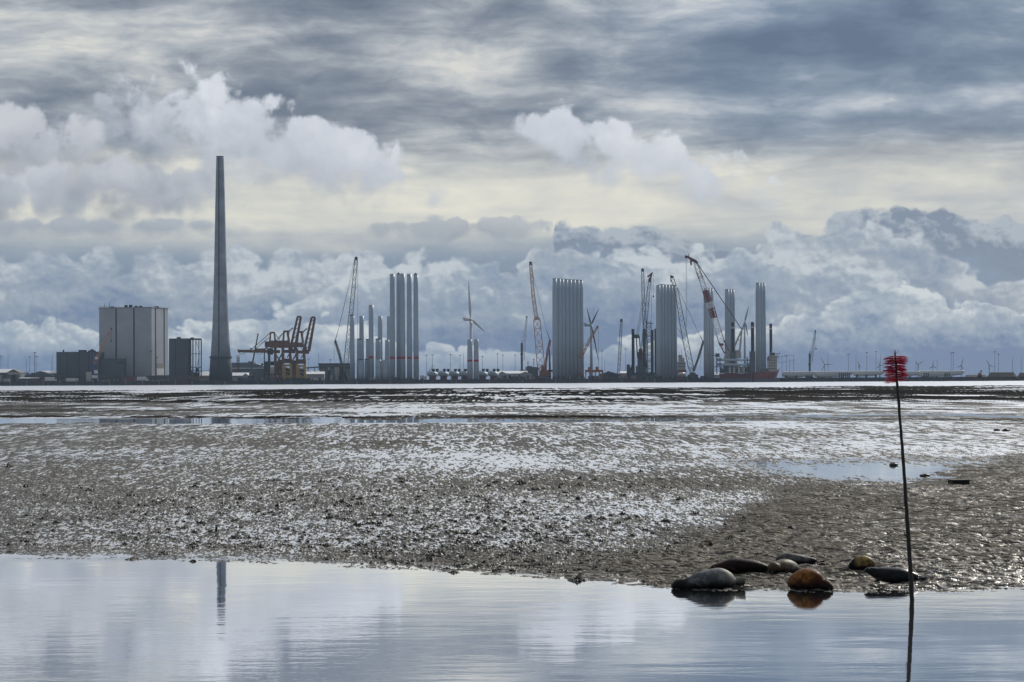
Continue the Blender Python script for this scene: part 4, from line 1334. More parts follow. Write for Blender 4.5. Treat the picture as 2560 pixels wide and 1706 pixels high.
tower('left one of the pair of half-height red-banded towers below the white turbine', 1168, 1180.7, 849.5, 947, DQ + 10, g3, None, (899.5, 905))
tower('right one of the pair of half-height red-banded towers below the white turbine', 1184, 1197, 849.5, 947, DQ + 10, g3, None, (899.5, 905))
g4 = 'biggest cluster of tower sections'
cl = [(1381, 1393.5, 697), (1391.5, 1404, 697.5), (1399.5, 1412, 698.5), (1409.5, 1422, 699), (1419, 1431.5, 699.5), (1428.5, 1441, 700), (1438, 1450.5, 700.5), (1446.5, 1459, 701)]
names = ['leftmost column', 'second column from the left', 'third column from the left', 'fourth column from the left', 'fourth column from the right', 'third column from the right', 'second column from the right', 'rightmost column']
for i, (a, c, yt) in enumerate(cl):
    tower('plain grey tower section, %s of the widest cluster of eight' % names[i], a, c, yt, 944, DQ + 14 + 6.5 * i, g4, top_w=.80)
g5 = 'second cluster of tower sections'
cl = [(1640, 1652.5, 714), (1648, 1660.5, 712), (1656, 1668.5, 712.5), (1664, 1676.5, 713), (1672, 1684.5, 713), (1679.5, 1692.5, 713.5)]
names = ['leftmost', 'second from the left', 'third from the left', 'third from the right', 'second from the right', 'rightmost']
for i, (a, c, yt) in enumerate(cl):
    tower('plain grey tower section, %s of the packed cluster of six' % names[i], a, c, yt, 942, DQ + 14 + 6.5 * i, g5, top_w=.85)
g6 = 'three-column clusters of tower sections'
for gi, (px0, yt, where, dd) in enumerate(((1759, 722, 'behind the red-white crane boom', 16), (1812, 724, 'behind the white crane house', 130), (1889, 708, 'at the right dark legs', 120))):
    for i in range(3):
        a = px0 + i * 6.6
        D = DQ + dd + 7 * i
        tower('grey tower section, %s of the trio %s' % (['left one', 'middle one', 'right one'][i], where), a, a + 12.7, yt + i * .3, 942, D, g6, top_w=.86)
# ---------------- lattice crawler cranes
def crawler(label, D, boom, widths, mast, bodyp, m_boom, m_body, pend, hoist=None, head=None, mast_stub=None, w_m=2.6, tip=None, base_z=None, group=None):
    root = thing('lattice_crane', label, 'crane', (X(boom[0][0], 950, D), D, GZ), group)
    b = MB()
    for (p, q), (wa, wb_) in zip(zip(boom[:-1], boom[1:]), zip(widths[:-1], widths[1:])):
        P0, P1 = V(*p, D), V(*q, D)
        b.lattice(P0, P1, wa, wb_, max(3, int((P1 - P0).length / max(wa, wb_, 1.5) / 1.1)), m=.72 if 'orange' in m_boom.name else .48)
    bo = b.build('boom', m_boom, root)
    tipp = boom[-1]
    h = MB(); P1, P0 = V(*tipp, D), V(tipp[0] + (boom[-2][0] - tipp[0]) * .08, tipp[1] + (boom[-2][1] - tipp[1]) * .08, D)
    h.beam(P0, P1, widths[-1] * 1.05, widths[-1] * 1.1); h.ell(P1 + Vector((0, 0, .3)), widths[-1] * .6, .8, 1.0, 8, 6)
    h.build('boom_head', head or M_['steel'], bo)
    if mast:
        b = MB()
        for (p, q) in zip(mast[:-1], mast[1:]):
            b.lattice(V(*p, D + 2), V(*q, D + 2), w_m, w_m * .7, 6, m=.5)
            b.beam(V(*p, D + 2), V(*q, D + 2), w_m * .45)
        b.build('mast', m_body, root)
    if mast_stub:
        b = MB(); b.beam(V(*mast_stub[0], D + 2), V(*mast_stub[1], D + 2), .9, .5); b.build('strut', M_['steel'], root)
    b = MB()
    for (p, q) in pend: b.beam(V(*p, D + 1), V(*q, D + 1), .26)
    if pend: b.build('pendant_rope', M_['steel'], root)
    if hoist:
        for (p, q) in hoist:
            b = MB(); b.beam(V(*p, D), V(*q, D), .3); b.build('hoist_rope', M_['steel'], root)
    (pa, pb, yt) = bodyp
    b = MB(); z0 = GZ + 1.7
    x0, x1 = X(pa, 950, D), X(pb, 950, D); zt = V((pa + pb) / 2, yt, D).z
    b.box(x0, x1, D - 1, D + 5, z0, z0 + (zt - z0) * .6)
    b.box(x0 + (x1 - x0) * .2, x0 + (x1 - x0) * .8, D, D + 4, z0 + (zt - z0) * .6, zt)
    b.build('machinery_house', m_body, root)
    b = MB(); b.box(x1 - (x1 - x0) * .25, x1 + .4, D - 1.6, D - 1.05, z0, z0 + 2.2); b.build('cab', M_['glass'], root)
    for dd in (-2.2, 4.6):
        b = MB(); b.box(x0 - 1, x1 + 1, D + dd, D + dd + 1.4, GZ, GZ + 1.6); b.build('track', M_['tyre'], root)
    return root


crawler('tall grey-green lattice crane leaning right at the left end of the tower group', DQ + 40,
        [(862, 930), (865, 905), (884, 720), (890.5, 645)], [2.2, 5.0, 4.0, 3.0], [(857, 922), (848, 885), (838, 852)], (846, 868, 928),
        M_['cranegrey'], M_['cranegrey'], [((845, 829), (889, 652)), ((845, 829), (886, 650)), ((836, 852), (835, 900)), ((838, 853), (852, 905))],
        hoist=[((894, 650), (894.5, 850))], mast_stub=((838, 852), (845, 828)), w_m=3.0)
crawler('tall orange lattice crane leaning left in front of the widest tower cluster', DQ + 34,
        [(1357, 935), (1352, 912), (1342, 800), (1340.5, 793), (1333, 740), (1326.5, 657)], [5, 8.5, 7.5, 3.4, 3.4, 2.8], [(1362, 925), (1368, 885), (1375.5, 850)], (1348, 1372, 914),
        M_['orangepale'], M_['orange'], [((1367, 829), (1331, 680)), ((1376, 850), (1379, 890))], mast_stub=((1374.5, 850), (1367, 828)), w_m=3.0)
rt = thing('pile_mast', 'dark slender upright mast right of the orange lattice crane', 'mast', (X(1374.5, 945, DQ + 60), DQ + 60, GZ))
b_ = MB(); b_.beam((X(1375, 945, DQ + 60), DQ + 60, GZ), V(1373.5, 874, DQ + 60), 3.0, 1.6); b_.build('column', M_['cladd'], rt)
b_ = MB(); b_.boxp(1369, 1382, 925, 930, DQ + 58, 5); b_.build('platform', M_['steel'], rt)
rt = crawler('pale grey lattice boom standing almost upright right of the second turbine', DQ + 60,
             [(1546, 940), (1550, 870), (1553.5, 800)], [2.8, 2.9, 2.4], None, (1540, 1552, 938), M_['cranegrey'], M_['steel'], [])
crawler('small orange lattice crane with raised jib crossing the second wind turbine', DQ + 48,
        [(1452, 895), (1474, 852), (1494, 817)], [2.4, 2.2, 1.7], None, (1446, 1458, 932), M_['orangepale'], M_['orange'], [((1454, 872), (1492, 817))], hoist=[((1496, 820), (1496.5, 912))])
# orange straddle machine
D = DQ + 28
rt = thing('straddle_carrier', 'low orange wheeled transporter with legs right of the widest tower cluster', 'transporter', (X(1487, 950, D), D, GZ))
b_ = MB(); b_.boxp(1463, 1508, 925, 931, D, 4); b_.boxp(1470, 1476, 918, 925, D, 3); b_.boxp(1489, 1497, 917, 925, D, 3); b_.build('body', M_['orange'], rt)
for px in (1464, 1474, 1488, 1498, 1507):
    b_ = MB(); b_.beam(V(px, 930, D + 1), (X(px + 1, 950, D), D + 1, GZ + .6), 1.3, .9); b_.build('leg', M_['orange'], rt)
for px in (1465, 1475, 1489, 1499, 1508):
    b_ = MB(); b_.beam((X(px, 950, D), D + .6, GZ + .7), (X(px, 950, D), D + 1.4, GZ + .7), 1.4, n=12); b_.build('wheel', M_['tyre'], rt)

# jack-up rig left of second cluster
D = DQ + 70
rt = thing('jack_up_rig', 'jack-up rig with dark legs and red winch left of the packed cluster of six', 'ship', (X(1612, 950, D), D, 0))
for (a, c, yt, nm) in ((1579, 1586.5, 823, 'leg'), (1607.5, 1615.5, 823, 'leg'), (1627.5, 1635, 825, 'leg'), (1636.8, 1641, 822, 'leg')):
    b_ = MB(); b_.lathe(X((a + c) / 2, 880, D), D + (0 if a < 1600 else 6), [(GZ + .2, (c - a) / 2 * D / F), (V(a, yt, D).z, (c - a) / 2 * D / F)], 16); b_.build(nm, M_['darkred'] if a == 0 else M_['seam'], rt)
b_ = MB(); b_.boxp(1590, 1612, 915, 935, D - 4, 8); b_.boxp(1594, 1607, 880, 915, D + 1, 4); b_.boxp(1600, 1616, 905, 922, D - 5, 6); b_.build('deck_house', M_['roofblue'], rt)
b_ = MB(); b_.boxp(1597, 1606, 872, 898, D - 1, 2.5); b_.boxp(1608, 1618, 903, 918, D - 6.5, 1.4); b_.build('winch_frame', M_['darkred'], rt)
b_ = MB(); b_.boxp(1575, 1640, 932, 944, D - 6, 20, zb=GZ + .3); b_.build('deck', M_['cladd'], rt)
b_ = MB(); b_.boxp(1586, 1598, 836.5, 846, D, 2); b_.beam(V(1590, 838, D), V(1594, 895, D), 1.4); b_.beam(V(1598, 840, D), V(1603, 895, D), 1.1); b_.build('a_frame', M_['cladd'], rt)
b_ = MB()
b_.lattice(V(1625, 935, D - 3), V(1622, 803, D - 3), 7.2, 5.0, 16, m=.55); b_.build('lattice_tower', M_['cranegrey'], rt)
b_ = MB()
for yy in (808, 840, 868, 885, 902, 922): b_.boxp(1616, 1633, yy, yy + 1.4, D - 7, 7)
b_.build('platform', M_['cladd'], rt)
crawler('slim grey-green lattice boom, taller of the two booms above the jack-up rig', DQ + 62,
        [(1616, 935), (1614, 860), (1608, 740), (1606.5, 674)], [3.6, 4.2, 3.2, 2.6], None, (1606, 1622, 930), M_['cranegrey'], M_['cranegrey'],
        [((1606, 745), (1591, 835)), ((1609, 750), (1595, 836))])
crawler('dark lattice boom with red head above the jack-up rig', DQ + 90,
        [(1605, 905), (1614, 800), (1624.5, 698)], [4.2, 4.0, 2.6], None, (1598, 1612, 930), M_['cladd'], M_['cladd'],
        [((1618, 700), (1592, 836)), ((1622, 700), (1596, 838))], hoist=[((1628.5, 690), (1629, 800)), ((1633, 682), (1633.5, 740))], head=M_['darkred'])
o = [c for c in C.objects if c.name.startswith('lattice_crane')][-1]
b_ = MB(); D = DQ + 90
b_.beam(V(1619, 693, D), V(1632, 681, D), 2.2, 1.1); b_.beam(V(1624.5, 699, D), V(1630, 684, D), 2.6, 1.4); b_.build('jib', M_['darkred'], o)
b_ = MB(); b_.ell(V(1633.5, 741, D), .9, .7, 1.3, 8, 6); b_.build('hook_block', M_['steel'], o)
# luffing crane right of second cluster
crawler('grey-green crane with left-leaning boom right of the packed cluster of six', DQ + 26,
        [(1730, 932), (1727, 918), (1706, 812), (1693, 735), (1679.5, 692)], [3.4, 6.0, 5.6, 3.8, 3.4], [(1734, 928), (1746, 895), (1759, 852)], (1720, 1744, 932),
        M_['cranegrey'], M_['cranegrey'], [((1750, 840), (1695, 722)), ((1694, 721), (1757, 855)), ((1703, 832), (1693, 820)), ((1754, 870), (1750, 925))],
        hoist=[((1694, 822), (1706, 840))], mast_stub=((1759, 856), (1749, 838)), w_m=2.4)
o = [c for c in C.objects if c.name.startswith('lattice_crane')][-1]
b_ = MB(); D = DQ + 26
b_.beam(V(1676, 688, D), V(1680, 694, D), 1.2); b_.beam(V(1677, 696, D), V(1677, 705, D), .9); b_.build('jib', M_['cladd'], o)

# far ship behind second cluster
D = DQ + 330
rt = thing('cargo_ship', 'cream ship superstructure with red hull behind the six-column cluster, right side', 'ship', (X(1704, 945, D), D, 0))
b_ = MB(); b_.boxp(1694, 1714, 905, 925, D, 14); b_.boxp(1697, 1711, 895, 905, D + 2, 9); b_.boxp(1696, 1706, 888, 895, D + 3, 6); b_.build('superstructure', M_['offwhite'], rt)
b_ = MB(); b_.boxp(1690, 1716, 925, 936, D - 1, 18, zb=GZ + .2); b_.build('hull', M_['red'], rt)
b_ = MB(); b_.beam(V(1704, 889, D + 5), V(1704, 876, D + 5), .5); b_.beam(V(1698, 889, D + 5), V(1698, 880, D + 5), .4); b_.build('mast', M_['offwhite'], rt)
b_ = MB()
for k in range(4): b_.boxp(1696 + k * 4.4, 1698.5 + k * 4.4, 909, 911, D - .3, .25); b_.boxp(1696 + k * 4.4, 1698.5 + k * 4.4, 916, 918, D - .3, .25)
b_.build('window', M_['glass'], rt)
rt = thing('pressure_tank', 'bright white round-ended tank lying behind the foot of the leaning grey-green crane', 'tank', (X(1705, 945, DQ + 50), DQ + 50, GZ))
b_ = MB(); D = DQ + 50
p, q = V(1699, 936.5, D), V(1711, 936.5, D)
b_.beam(p, q, 4.4, n=16); b_.ell(p, 2.1, 2.2, 2.2, 12, 8); b_.ell(q, 2.1, 2.2, 2.2, 12, 8); b_.build('shell', M_['white'], rt, smooth=True)
for px in (1700, 1710):
    b_ = MB(); b_.boxp(px - 1, px + 1, 938, 950, D - 1.2, 2.4, zb=GZ); b_.build('saddle', M_['steel'], rt)


# ---------------- jack-up installation ship
def jackup_ship():
    D = DQ - 30
    root = thing('jack_up_ship', 'red-hulled jack-up ship with red-white crane moored at the quay', 'ship', (X(1880, 955, D), D, 0))
    s = D / F
    x0, x1 = X(1805, 950, D), X(1950, 950, D)
    zt = V(1880, 933, D).z
    b = MB()
    # hull with raised bow at the right
    xs = [X(1803, 950, D), X(1876, 950, D)]
    b.hexa([(xs[0] + 2, D, .2), (xs[1], D, .2), (xs[1], D + 30, .2), (xs[0] + 2, D + 30, .2), (xs[0], D, zt - .6), (xs[1], D, zt - .6), (xs[1], D + 30, zt - .6), (xs[0], D + 30, zt - .6)])
    b.build('stern_hull', M_['darkred'], root)
    b = MB()
    xa, xb, xc = X(1877, 950, D), X(1943, 950, D), X(1953, 950, D)
    zb = V(1915, 931, D).z
    b.hexa([(xa, D - 1, .2), (xb - 3, D + 6, .2), (xb - 3, D + 24, .2), (xa, D + 31, .2), (xa, D - 1, zb), (xb, D + 4, zb + .5), (xb, D + 26, zb + .5), (xa, D + 31, zb)])
    b.hexa([(xb - 3.2, D + 6, .2), (xb - 1, D + 14, .2), (xb - 1, D + 16, .2), (xb - 3.2, D + 24, .2), (xb - .2, D + 4, zb + .5), (xc, D + 14, zb + 4.5), (xc, D + 16, zb + 4.5), (xb - .2, D + 26, zb + .5)])
    b.build('bow_hull', M_['red'], root)
    b = MB(); b.boxp(1804, 1950, 946.5, 957, D - .2, 28, zb=-.6); b.build('waterline_band', M_['cladd'], root)
    for (pa, pb, yt, dd) in ((1829, 1836.5, 808, 4), (1877.5, 1886, 807, 1), (1928, 1935.2, 810, 20), (1868.5, 1875, 812, 60)):
        if pa == 1868.5: continue
        leg = MB(); r = (pb - pa) / 2 * s; cx = X((pa + pb) / 2, 870, D)
        zz = V((pa + pb) / 2, yt, D).z
        leg.lathe(cx, D + dd, [(-6, r), (zz - 6.2, r)], 18)
        lg = leg.build('leg', M_['seam'], root)
        t1 = MB(); t1.lathe(cx, D + dd, [(zz - 6.2, r), (zz - 4.2, r)], 18); t1.build('white_ring', M_['offwhite'], lg)
        t1 = MB(); t1.lathe(cx, D + dd, [(zz - 4.2, r), (zz - 2.6, r)], 18); t1.build('red_ring', M_['darkred'], lg)
        t1 = MB(); t1.lathe(cx, D + dd, [(zz - 2.6, r), (zz, r), (zz + .8, r * .6)], 18); t1.build('leg_cap', M_['seam'], lg)
        h = MB(); h.boxp(pa - 2.5, pb + 2.5, 880 + (yt - 808), 932, D + dd - 3.5, 7); h.build('jacking_house', M_['cladd'] if pa < 1900 else M_['roofblue'], root)
    # superstructure
    b = MB(); b.boxp(1921, 1943, 895, 932, D + 8, 14); b.boxp(1924, 1946, 889, 896, D + 6, 18); b.build('superstructure', M_['offwhite'], root)
    b = MB()
    for yy in (892, 900, 907, 914, 921):
        for k in range(5): b.boxp(1923 + k * 4, 1925.4 + k * 4, yy, yy + 2, D + 5.7 if yy < 896 else D + 7.7, .25)
    b.build('window', M_['glass'], root)
    b = MB(); b.lathe(X(1921, 900, D), D + 4, [(V(0, 894, D).z - 8, 1.0), (V(1921, 893, D).z, 1.0)], 10); b.build('funnel', M_['cladd'], root)
    # deck cargo and pedestals
    b = MB()
    rnd = random.Random(21)
    for k in range(22):
        px = rnd.uniform(1800, 1880); w_ = rnd.uniform(3, 9); yt = rnd.uniform(908, 928)
        b.boxp(px, px + w_, yt, 934, D + rnd.uniform(0, 14), 3)
        b.beam(V(px, 932, D + 1), V(px + rnd.uniform(-6, 6), yt - 4, D + 1), .5)
    b.build('deck_gear', M_['cladd'], root)
    b = MB()
    for px in (1822, 1833, 1845, 1857):
        b.boxp(px, px + 5, 915, 933, D - 1, 4)
    b.build('sea_fastening', M_['offwhite'], root)
    # white crane pedestal
    b = MB(); cx = X(1829.5, 910, D)
    b.lathe(cx, D + 12, [(zt - .6, 7.2), (V(1830, 897, D).z, 7.2)], 28); b.build('pedestal', M_['offwhite'], root, smooth=False)
    b = MB(); b.boxp(1812, 1853, 889, 896.5, D + 6, 12); b.boxp(1818, 1850, 876, 889, D + 8, 8); b.boxp(1840, 1853, 880, 889, D + 6, 9); b.build('crane_house', M_['offwhite'], root)
    b = MB()
    for dd in (7, 16):
        b.beam(V(1856, 822, D + dd), V(1829, 882, D + dd), 1.6, 2.2); b.beam(V(1855, 822, D + dd), V(1849, 880, D + dd), 1.4, 2.2)
        b.beam(V(1845, 850, D + dd), V(1852, 852, D + dd), .9)
    b.beam(V(1856, 822, D + 7), V(1856, 822, D + 16), 2.4); b.build('a_frame', M_['offwhite'], root)
    seg = [((1817, 882), (1803, 853), 5.4, 6.4, 'red'), ((1803, 853), (1786, 795), 6.4, 6.0, 'white'), ((1786, 795), (1778, 770), 6.0, 6.6, 'red'), ((1778, 770), (1772, 755), 6.6, 7.0, 'white'),
           ((1772, 755), (1762, 726), 7.0, 5.0, 'red'), ((1762, 726), (1752, 696), 5.0, 4.6, 'white'), ((1752, 696), (1746, 680), 4.6, 4.4, 'red'), ((1746, 680), (1738, 656), 4.4, 3.6, 'white')]
    for (p, q, wa, wb_, mm) in seg:
        b = MB(); P0, P1 = V(*p, D + 11), V(*q, D + 11)
        b.lattice(P0, P1, wa, wb_, max(2, int((P1 - P0).length / 5)), m=.8, md=.45)
        if mm == 'red' and p[1] in (755, 795): b.beam(P0, P1, wa * .55)
        b.build('boom_section', M_['red'] if mm == 'red' else M_['white'], root)
    b = MB(); b.beam(V(1738, 657, D + 11), V(1742, 653, D + 11), 5); b.beam(V(1740, 655, D + 11), V(1716, 641, D + 11), 3.4, 2.0); b.beam(V(1730, 655, D + 11), V(1720, 640, D + 11), 1.2)
    b.beam(V(1727, 652, D + 11), V(1728, 664, D + 11), 2.4, 1.4); b.ell(V(1715.5, 642.5, D + 11), 1.8, 1.4, 1.8, 10, 6); b.beam(V(1722, 640, D + 11), V(1721.5, 634.5, D + 11), .6)
    b.build('fly_jib', M_['darkred'], root)
    b = MB(); b.ell(V(1801, 862, D + 11), 1.6, 1.2, 1.8, 8, 6); b.ell(V(1805.5, 862, D + 11), 1.4, 1.2, 1.6, 8, 6); b.build('hook_block', M_['darkred'], root)
    b = MB()
    for dd in (8, 14): b.beam(V(1742, 657, D + dd), V(1853, 822, D + dd), .9)
    b.build('back_stay', M_['cladd'], root)
    b = MB()
    for px in (1715, 1717): b.beam(V(px, 643, D + 11), V(px, 818, D + 11), .22)
    b.build('hoist_rope', M_['steel'], root)
    b = MB(); b.boxp(1789, 1799, 884, 893, D + 9, 5); b.beam(V(1770, 890, D + 8), V(1800, 888, D + 8), .6); b.build('boom_rest', M_['cladd'], root)
    b = MB()
    for (p, q) in (((1944, 893), (1990, 888)), ((1944, 908), (1990, 900)), ((1946, 890), (1946, 906))): b.beam(V(*p, D + 14), V(*q, D + 14), .4)
    b.build('flag_boom', M_['tower'], root)
    b = MB()
    for k in range(16):
        xa = X(1806 + k * 4.4, 930, D)
        b.beam((xa, D - .6, zt - .6), (xa, D - .6, zt + .8), .25)
    b.beam((X(1804, 930, D), D - .6, zt + .8), (X(1877, 930, D), D - .6, zt + .8), .3)
    b.build('railing', M_['offwhite'], root)
    b = MB(); b.boxp(1846, 1862, 918, 933, D + 3, 8); b.build('workshop', M_['offwhite'], root)
    b = MB(); b.boxp(1900, 1920, 921, 932, D + 5, 10); b.build('cargo_container', M_['roofblue'], root)
    b = MB(); b.lathe(X(1940, 890, D), D + 12, [(V(1940, 885.5, D).z, 5.5), (V(1940, 884, D).z, 6.2)], 16); b.build('helideck', M_['cladd'], root)
    b = MB(); b.beam(V(1930, 890, D + 10), V(1930, 876, D + 10), .6); b.beam(V(1927, 881, D + 10), V(1933, 881, D + 10), .4); b.build('radar_mast', M_['offwhite'], root)
    # rack for the blades: frame at both ends
    b = MB()
    for px in (1792, 1800, 1868, 1876):
        b.beam(V(px, 893, D - 3), V(px, 936, D - 3), 1.0); b.beam(V(px, 893, D + 1), V(px, 934, D + 1), .8)
    b.beam(V(1785, 917.5, D - 3), V(1880, 918.5, D - 3), .8)
    b.build('blade_rack', M_['cladd'], root)


jackup_ship()
D = DQ - 31
for k, (ya, yb, lab) in enumerate(((899.5, 901, 'upper'), (911.5, 912.5, 'lower'))):
    b_ = MB()
    P0, P1 = V(1791, ya, D + (0 if k else 1)), V(1879, yb, D + (0 if k else 1))
    n = 14
    vs = []; fs = []
    for i in range(n + 1):
        t_ = i / n
        c = P0.lerp(P1, t_)
        hh = (2.2 if t_ < .06 else 1.9) * (1 - .55 * t_); dd = 1.0 * (1 - .5 * t_) + .2
        for j in range(12):
            a = 2 * math.pi * j / 12
            vs.append((c.x, c.y + dd * math.cos(a), c.z + hh * .9 * math.sin(a)))
    for i in range(n):
        for j in range(12):
            j2 = (j + 1) % 12
            fs.append((i * 12 + j, i * 12 + j2, (i + 1) * 12 + j2, (i + 1) * 12 + j))
    fs += [tuple(range(12)), tuple(range(n * 12, n * 12 + 12))]
    b_.add(vs, fs)
    tag(b_.build('turbine_blade', M_['tower'], None, smooth=True, loc=tuple(P0)), lab + ' one of the two grey blades racked on the red-hulled ship', 'turbine blade', 'blades on the ship deck')


# ---------------- wind turbines
def blade_mesh(b, hub, tip, chord, y, thick=.5):
    """tapering blade between two points in the plane y=const"""
    hub = Vector(hub); tip = Vector(tip)
    d = (tip - hub); L = d.length; d.normalize()
    nrm = Vector((-d.z, 0, d.x))
    rings = []
    pr = [(0, .45), (.08, .5), (.2, 1.0), (.35, .9), (.6, .62), (.85, .35), (1, .06)]
    for t_, w_ in pr:
        c = hub + d * L * t_
        ww = chord * w_ / 2
        th = max(thick * (1 - .8 * t_), .12) if t_ > .1 else chord * .22
        rings.append([c + nrm * ww * 1.2, c + Vector((0, -th, 0)), c - nrm * ww * .8, c + Vector((0, th, 0))])
    k = len(b.v)
    vs = [v for r in rings for v in r]
    fs = []
    for i in range(len(rings) - 1):
        for j in range(4):
            j2 = (j + 1) % 4
            fs.append((i * 4 + j, i * 4 + j2, (i + 1) * 4 + j2, (i + 1) * 4 + j))
    fs += [(3, 2, 1, 0), tuple(range(len(vs) - 4, len(vs)))]
    b.add(vs, fs)


def turbine(label, D, hub, tips, tw, base, chord, m, nac=None, group='wind turbines on the horizon', mb=None):
    root = thing('wind_turbine', label, 'wind turbine', (X(hub[0], 940, D), D, GZ), group)
    s = D / F
    H = V(*hub, D)
    b = MB(); b.lathe(H.x, D + 3, [(GZ, tw * s * .62), (H.z, tw * s * .38)], 16); b.build('tower', m, root, smooth=True)
    b = MB()
    if nac:
        P0, P1 = V(*nac, D + 2.5), Vector((H.x, D + 2.5, H.z))
        b.beam(P0, P1, 3.4, 3.8, n=10); b.box(P0.x - 1.2, P0.x + 3, D + 1.4, D + 3.6, P0.z, P0.z + 2.4)
    else:
        b.beam((H.x, D + .5, H.z), (H.x, D + 9, H.z), 3.6 * s / .45 * .4, n=10)
    b.build('nacelle', m, root)
    b = MB(); b.ell((H.x, D - .5, H.z), 1.9 * chord / 4.5, 2.0, 1.9 * chord / 4.5, 12, 8); b.build('hub', m, root, smooth=True)
    for tip in tips:
        b = MB(); T = V(*tip, D - .5)
        blade_mesh(b, (H.x, D - .5, H.z), T, chord, D)
        b.build('blade', mb or m, root)


turbine('white wind turbine standing behind the pair of half-height red-banded towers', DQ + 330, (1177, 799), [(1171.3, 700), (1214, 832), (1176, 858)], 8, 945, 3.3, M_['blade'], nac=(1159, 799))
turbine('grey wind turbine with dark blades right of the widest tower cluster', DQ + 480, (1478, 813), [(1467, 768), (1497.5, 910), (1498, 770)], 6.5, 945, 2.3, M_['tower'], nac=(1461, 813), mb=M_['cladd'])
farT = [((2062, 912), [(2051, 892), (2085, 911), (2053, 930)], 'nearest right of the lone harbour crane'),
        ((2148.5, 913), [(2144, 901), (2150.5, 921), (2144, 921)], 'small slim one, second right of the lone harbour crane'),
        ((2199, 915), [(2190, 922), (2212, 912), (2197, 902)], 'just left of the red brush marker'),
        ((2295.5, 911.5), [(2311, 902), (2287, 904), (2296, 928)], 'just right of the red brush marker'),
        ((2332.5, 916), [(2333, 901), (2320, 923), (2343, 922)], 'with one blade upright, second right of the red brush marker'),
        ((2403.5, 914.5), [(2409, 893), (2390, 920), (2410, 927)], 'third right of the red brush marker'),
        ((2474, 914.5), [(2465, 898), (2486, 918), (2469, 927)], 'above the gravel heap at the right'),
        ((1023 + 57, 922), [(1070, 928), (1090, 928), (1081, 911)], 'faint one right of the tallest red-banded towers'),
        ((1862, 806), [(1852, 830), (1872, 764), (1870, 842)], 'tall one behind the jack-up ship crane')]
for (hub, tips, w_) in farT:
    big_ = hub[1] < 850
    turbine('distant grey wind turbine, ' + w_, 7000 if not big_ else DQ + 500, hub, tips, 2.2 if not big_ else 5, 940, 2.4 if not big_ else 2.6, M_['turb'] if not big_ else M_['tower'])

# ---------------- light masts
masts = [(2, 891, 1), (20, 885, 0), (66, 899, 0), (73.5, 893, 1), (87, 882, 2), (92, 892, 1), (128, 905, 0), (131, 888, 0), (826, 900, 1), (1066, 889, 1), (1081, 888, 1), (1126, 887, 1), (1150, 889, 1), (1159, 883, 0),
         (1206, 892, 1), (1244, 885, 1), (1257, 888, 1), (1288, 888, 1), (1320, 906, 2), (1334.5, 899, 2), (1505, 878, 1), (1512, 900, 0), (1564, 873, 1), (1966, 889, 1), (1974, 897, 0), (1984, 889, 0), (2070, 885, 0),
         (2121, 886, 1), (2140, 889, 0), (2167, 882, 1), (2190, 880, 1), (2201, 885, 0), (2290, 902, 0), (2343, 899, 0), (2378, 883, 1), (2383, 882, 1), (2487, 880, 1), (2496, 886, 1), (2531, 894, 0), (2553, 897, 0), (771, 898, 1), (797, 881, 0),
         (378, 879, 1), (391.5, 894, 1), (1790, 884, 0), (1955, 890, 0)]
MC = {}
masts.sort()
for (px, yt, kind) in masts:
    D = DQ + 1300 if kind != 2 else DQ + 300
    if px in (378, 391.5): D = DQ + 40
    s = D / F
    side = 'left part' if px < 520 else ('middle part' if px < 1560 else 'right part')
    labs = {2: 'dark lamp mast with a big round head, %s of the harbour' % side}
    if px < 1000: nb = 'left of the widest tower cluster'
    root = thing('lamp_mast', None, 'lamp mast', (X(px, 940, D), D, GZ), 'thin lamp masts along the skyline')
    near = [(87, 'darker lamp mast with broad head, left of the low dark hall'), (378, 'lamp mast in front of the seam of the pale power station corner'), (391.5, 'shorter lamp mast in front of the right face of the power station'),
            (1320, 'short lamp mast with round head left of the orange lattice crane, left of two'), (1334.5, 'short lamp mast with round head left of the orange lattice crane, right of two'),
            (797, 'thin mast rising above the left end of the flat-roofed depot'), (20, 'lattice-like thin mast near the left edge of the skyline'), (2, 'thin lamp mast at the very left edge of the skyline')]
    lab = dict(near).get(px)
    if lab is None:
        zones = [(0, 140, 'thin grey lamp mast on the skyline left of the low dark hall'), (700, 830, 'thin grey lamp mast between the gantry cranes and the depot'), (1050, 1170, 'thin grey lamp mast between the tall red-banded towers and the white turbine'),
                 (1170, 1300, 'thin grey lamp mast between the red-banded pair and the orange crane'), (1480, 1600, 'thin grey lamp mast between the widest cluster and the jack-up rig'), (1760, 2010, 'thin grey lamp mast beside the jack-up ship'),
                 (2010, 2210, 'thin grey lamp mast between the lone harbour crane and the red brush marker'), (2210, 2600, 'thin grey lamp mast right of the red brush marker')]
        for a, c, tx in zones:
            if a <= px < c: lab = tx
    if 'thin grey' in lab:
        key = lab; MC[key] = MC.get(key, 0) + 1
        ords = ['first', 'second', 'third', 'fourth', 'fifth', 'sixth', 'seventh', 'eighth', 'ninth']
        lab = lab.replace('thin grey lamp mast', ords[MC[key] - 1] + ' thin mast')
    root['label'] = lab
    w_ = .7 if kind != 2 else 1.1
    if px in (378, 391.5): w_ = .5
    b = MB(); b.beam((X(px, 940, D), D, GZ), V(px, yt, D), w_, w_ * .6, n=6); b.build('pole', M_['cladd'], root)
    if kind:
        b = MB(); P1 = V(px, yt, D); hw = (3.2 if kind == 1 else 3.0) * s
        if px == 87 or kind == 1: b.box(P1.x - hw * .8, P1.x + hw * .8, D - .6, D + .6, P1.z - .5, P1.z + .5)
        else: b.ell(P1, hw * .7, hw * .7, hw * .45, 10, 6)
        b.build('lamp_head', M_['cladd'], root)

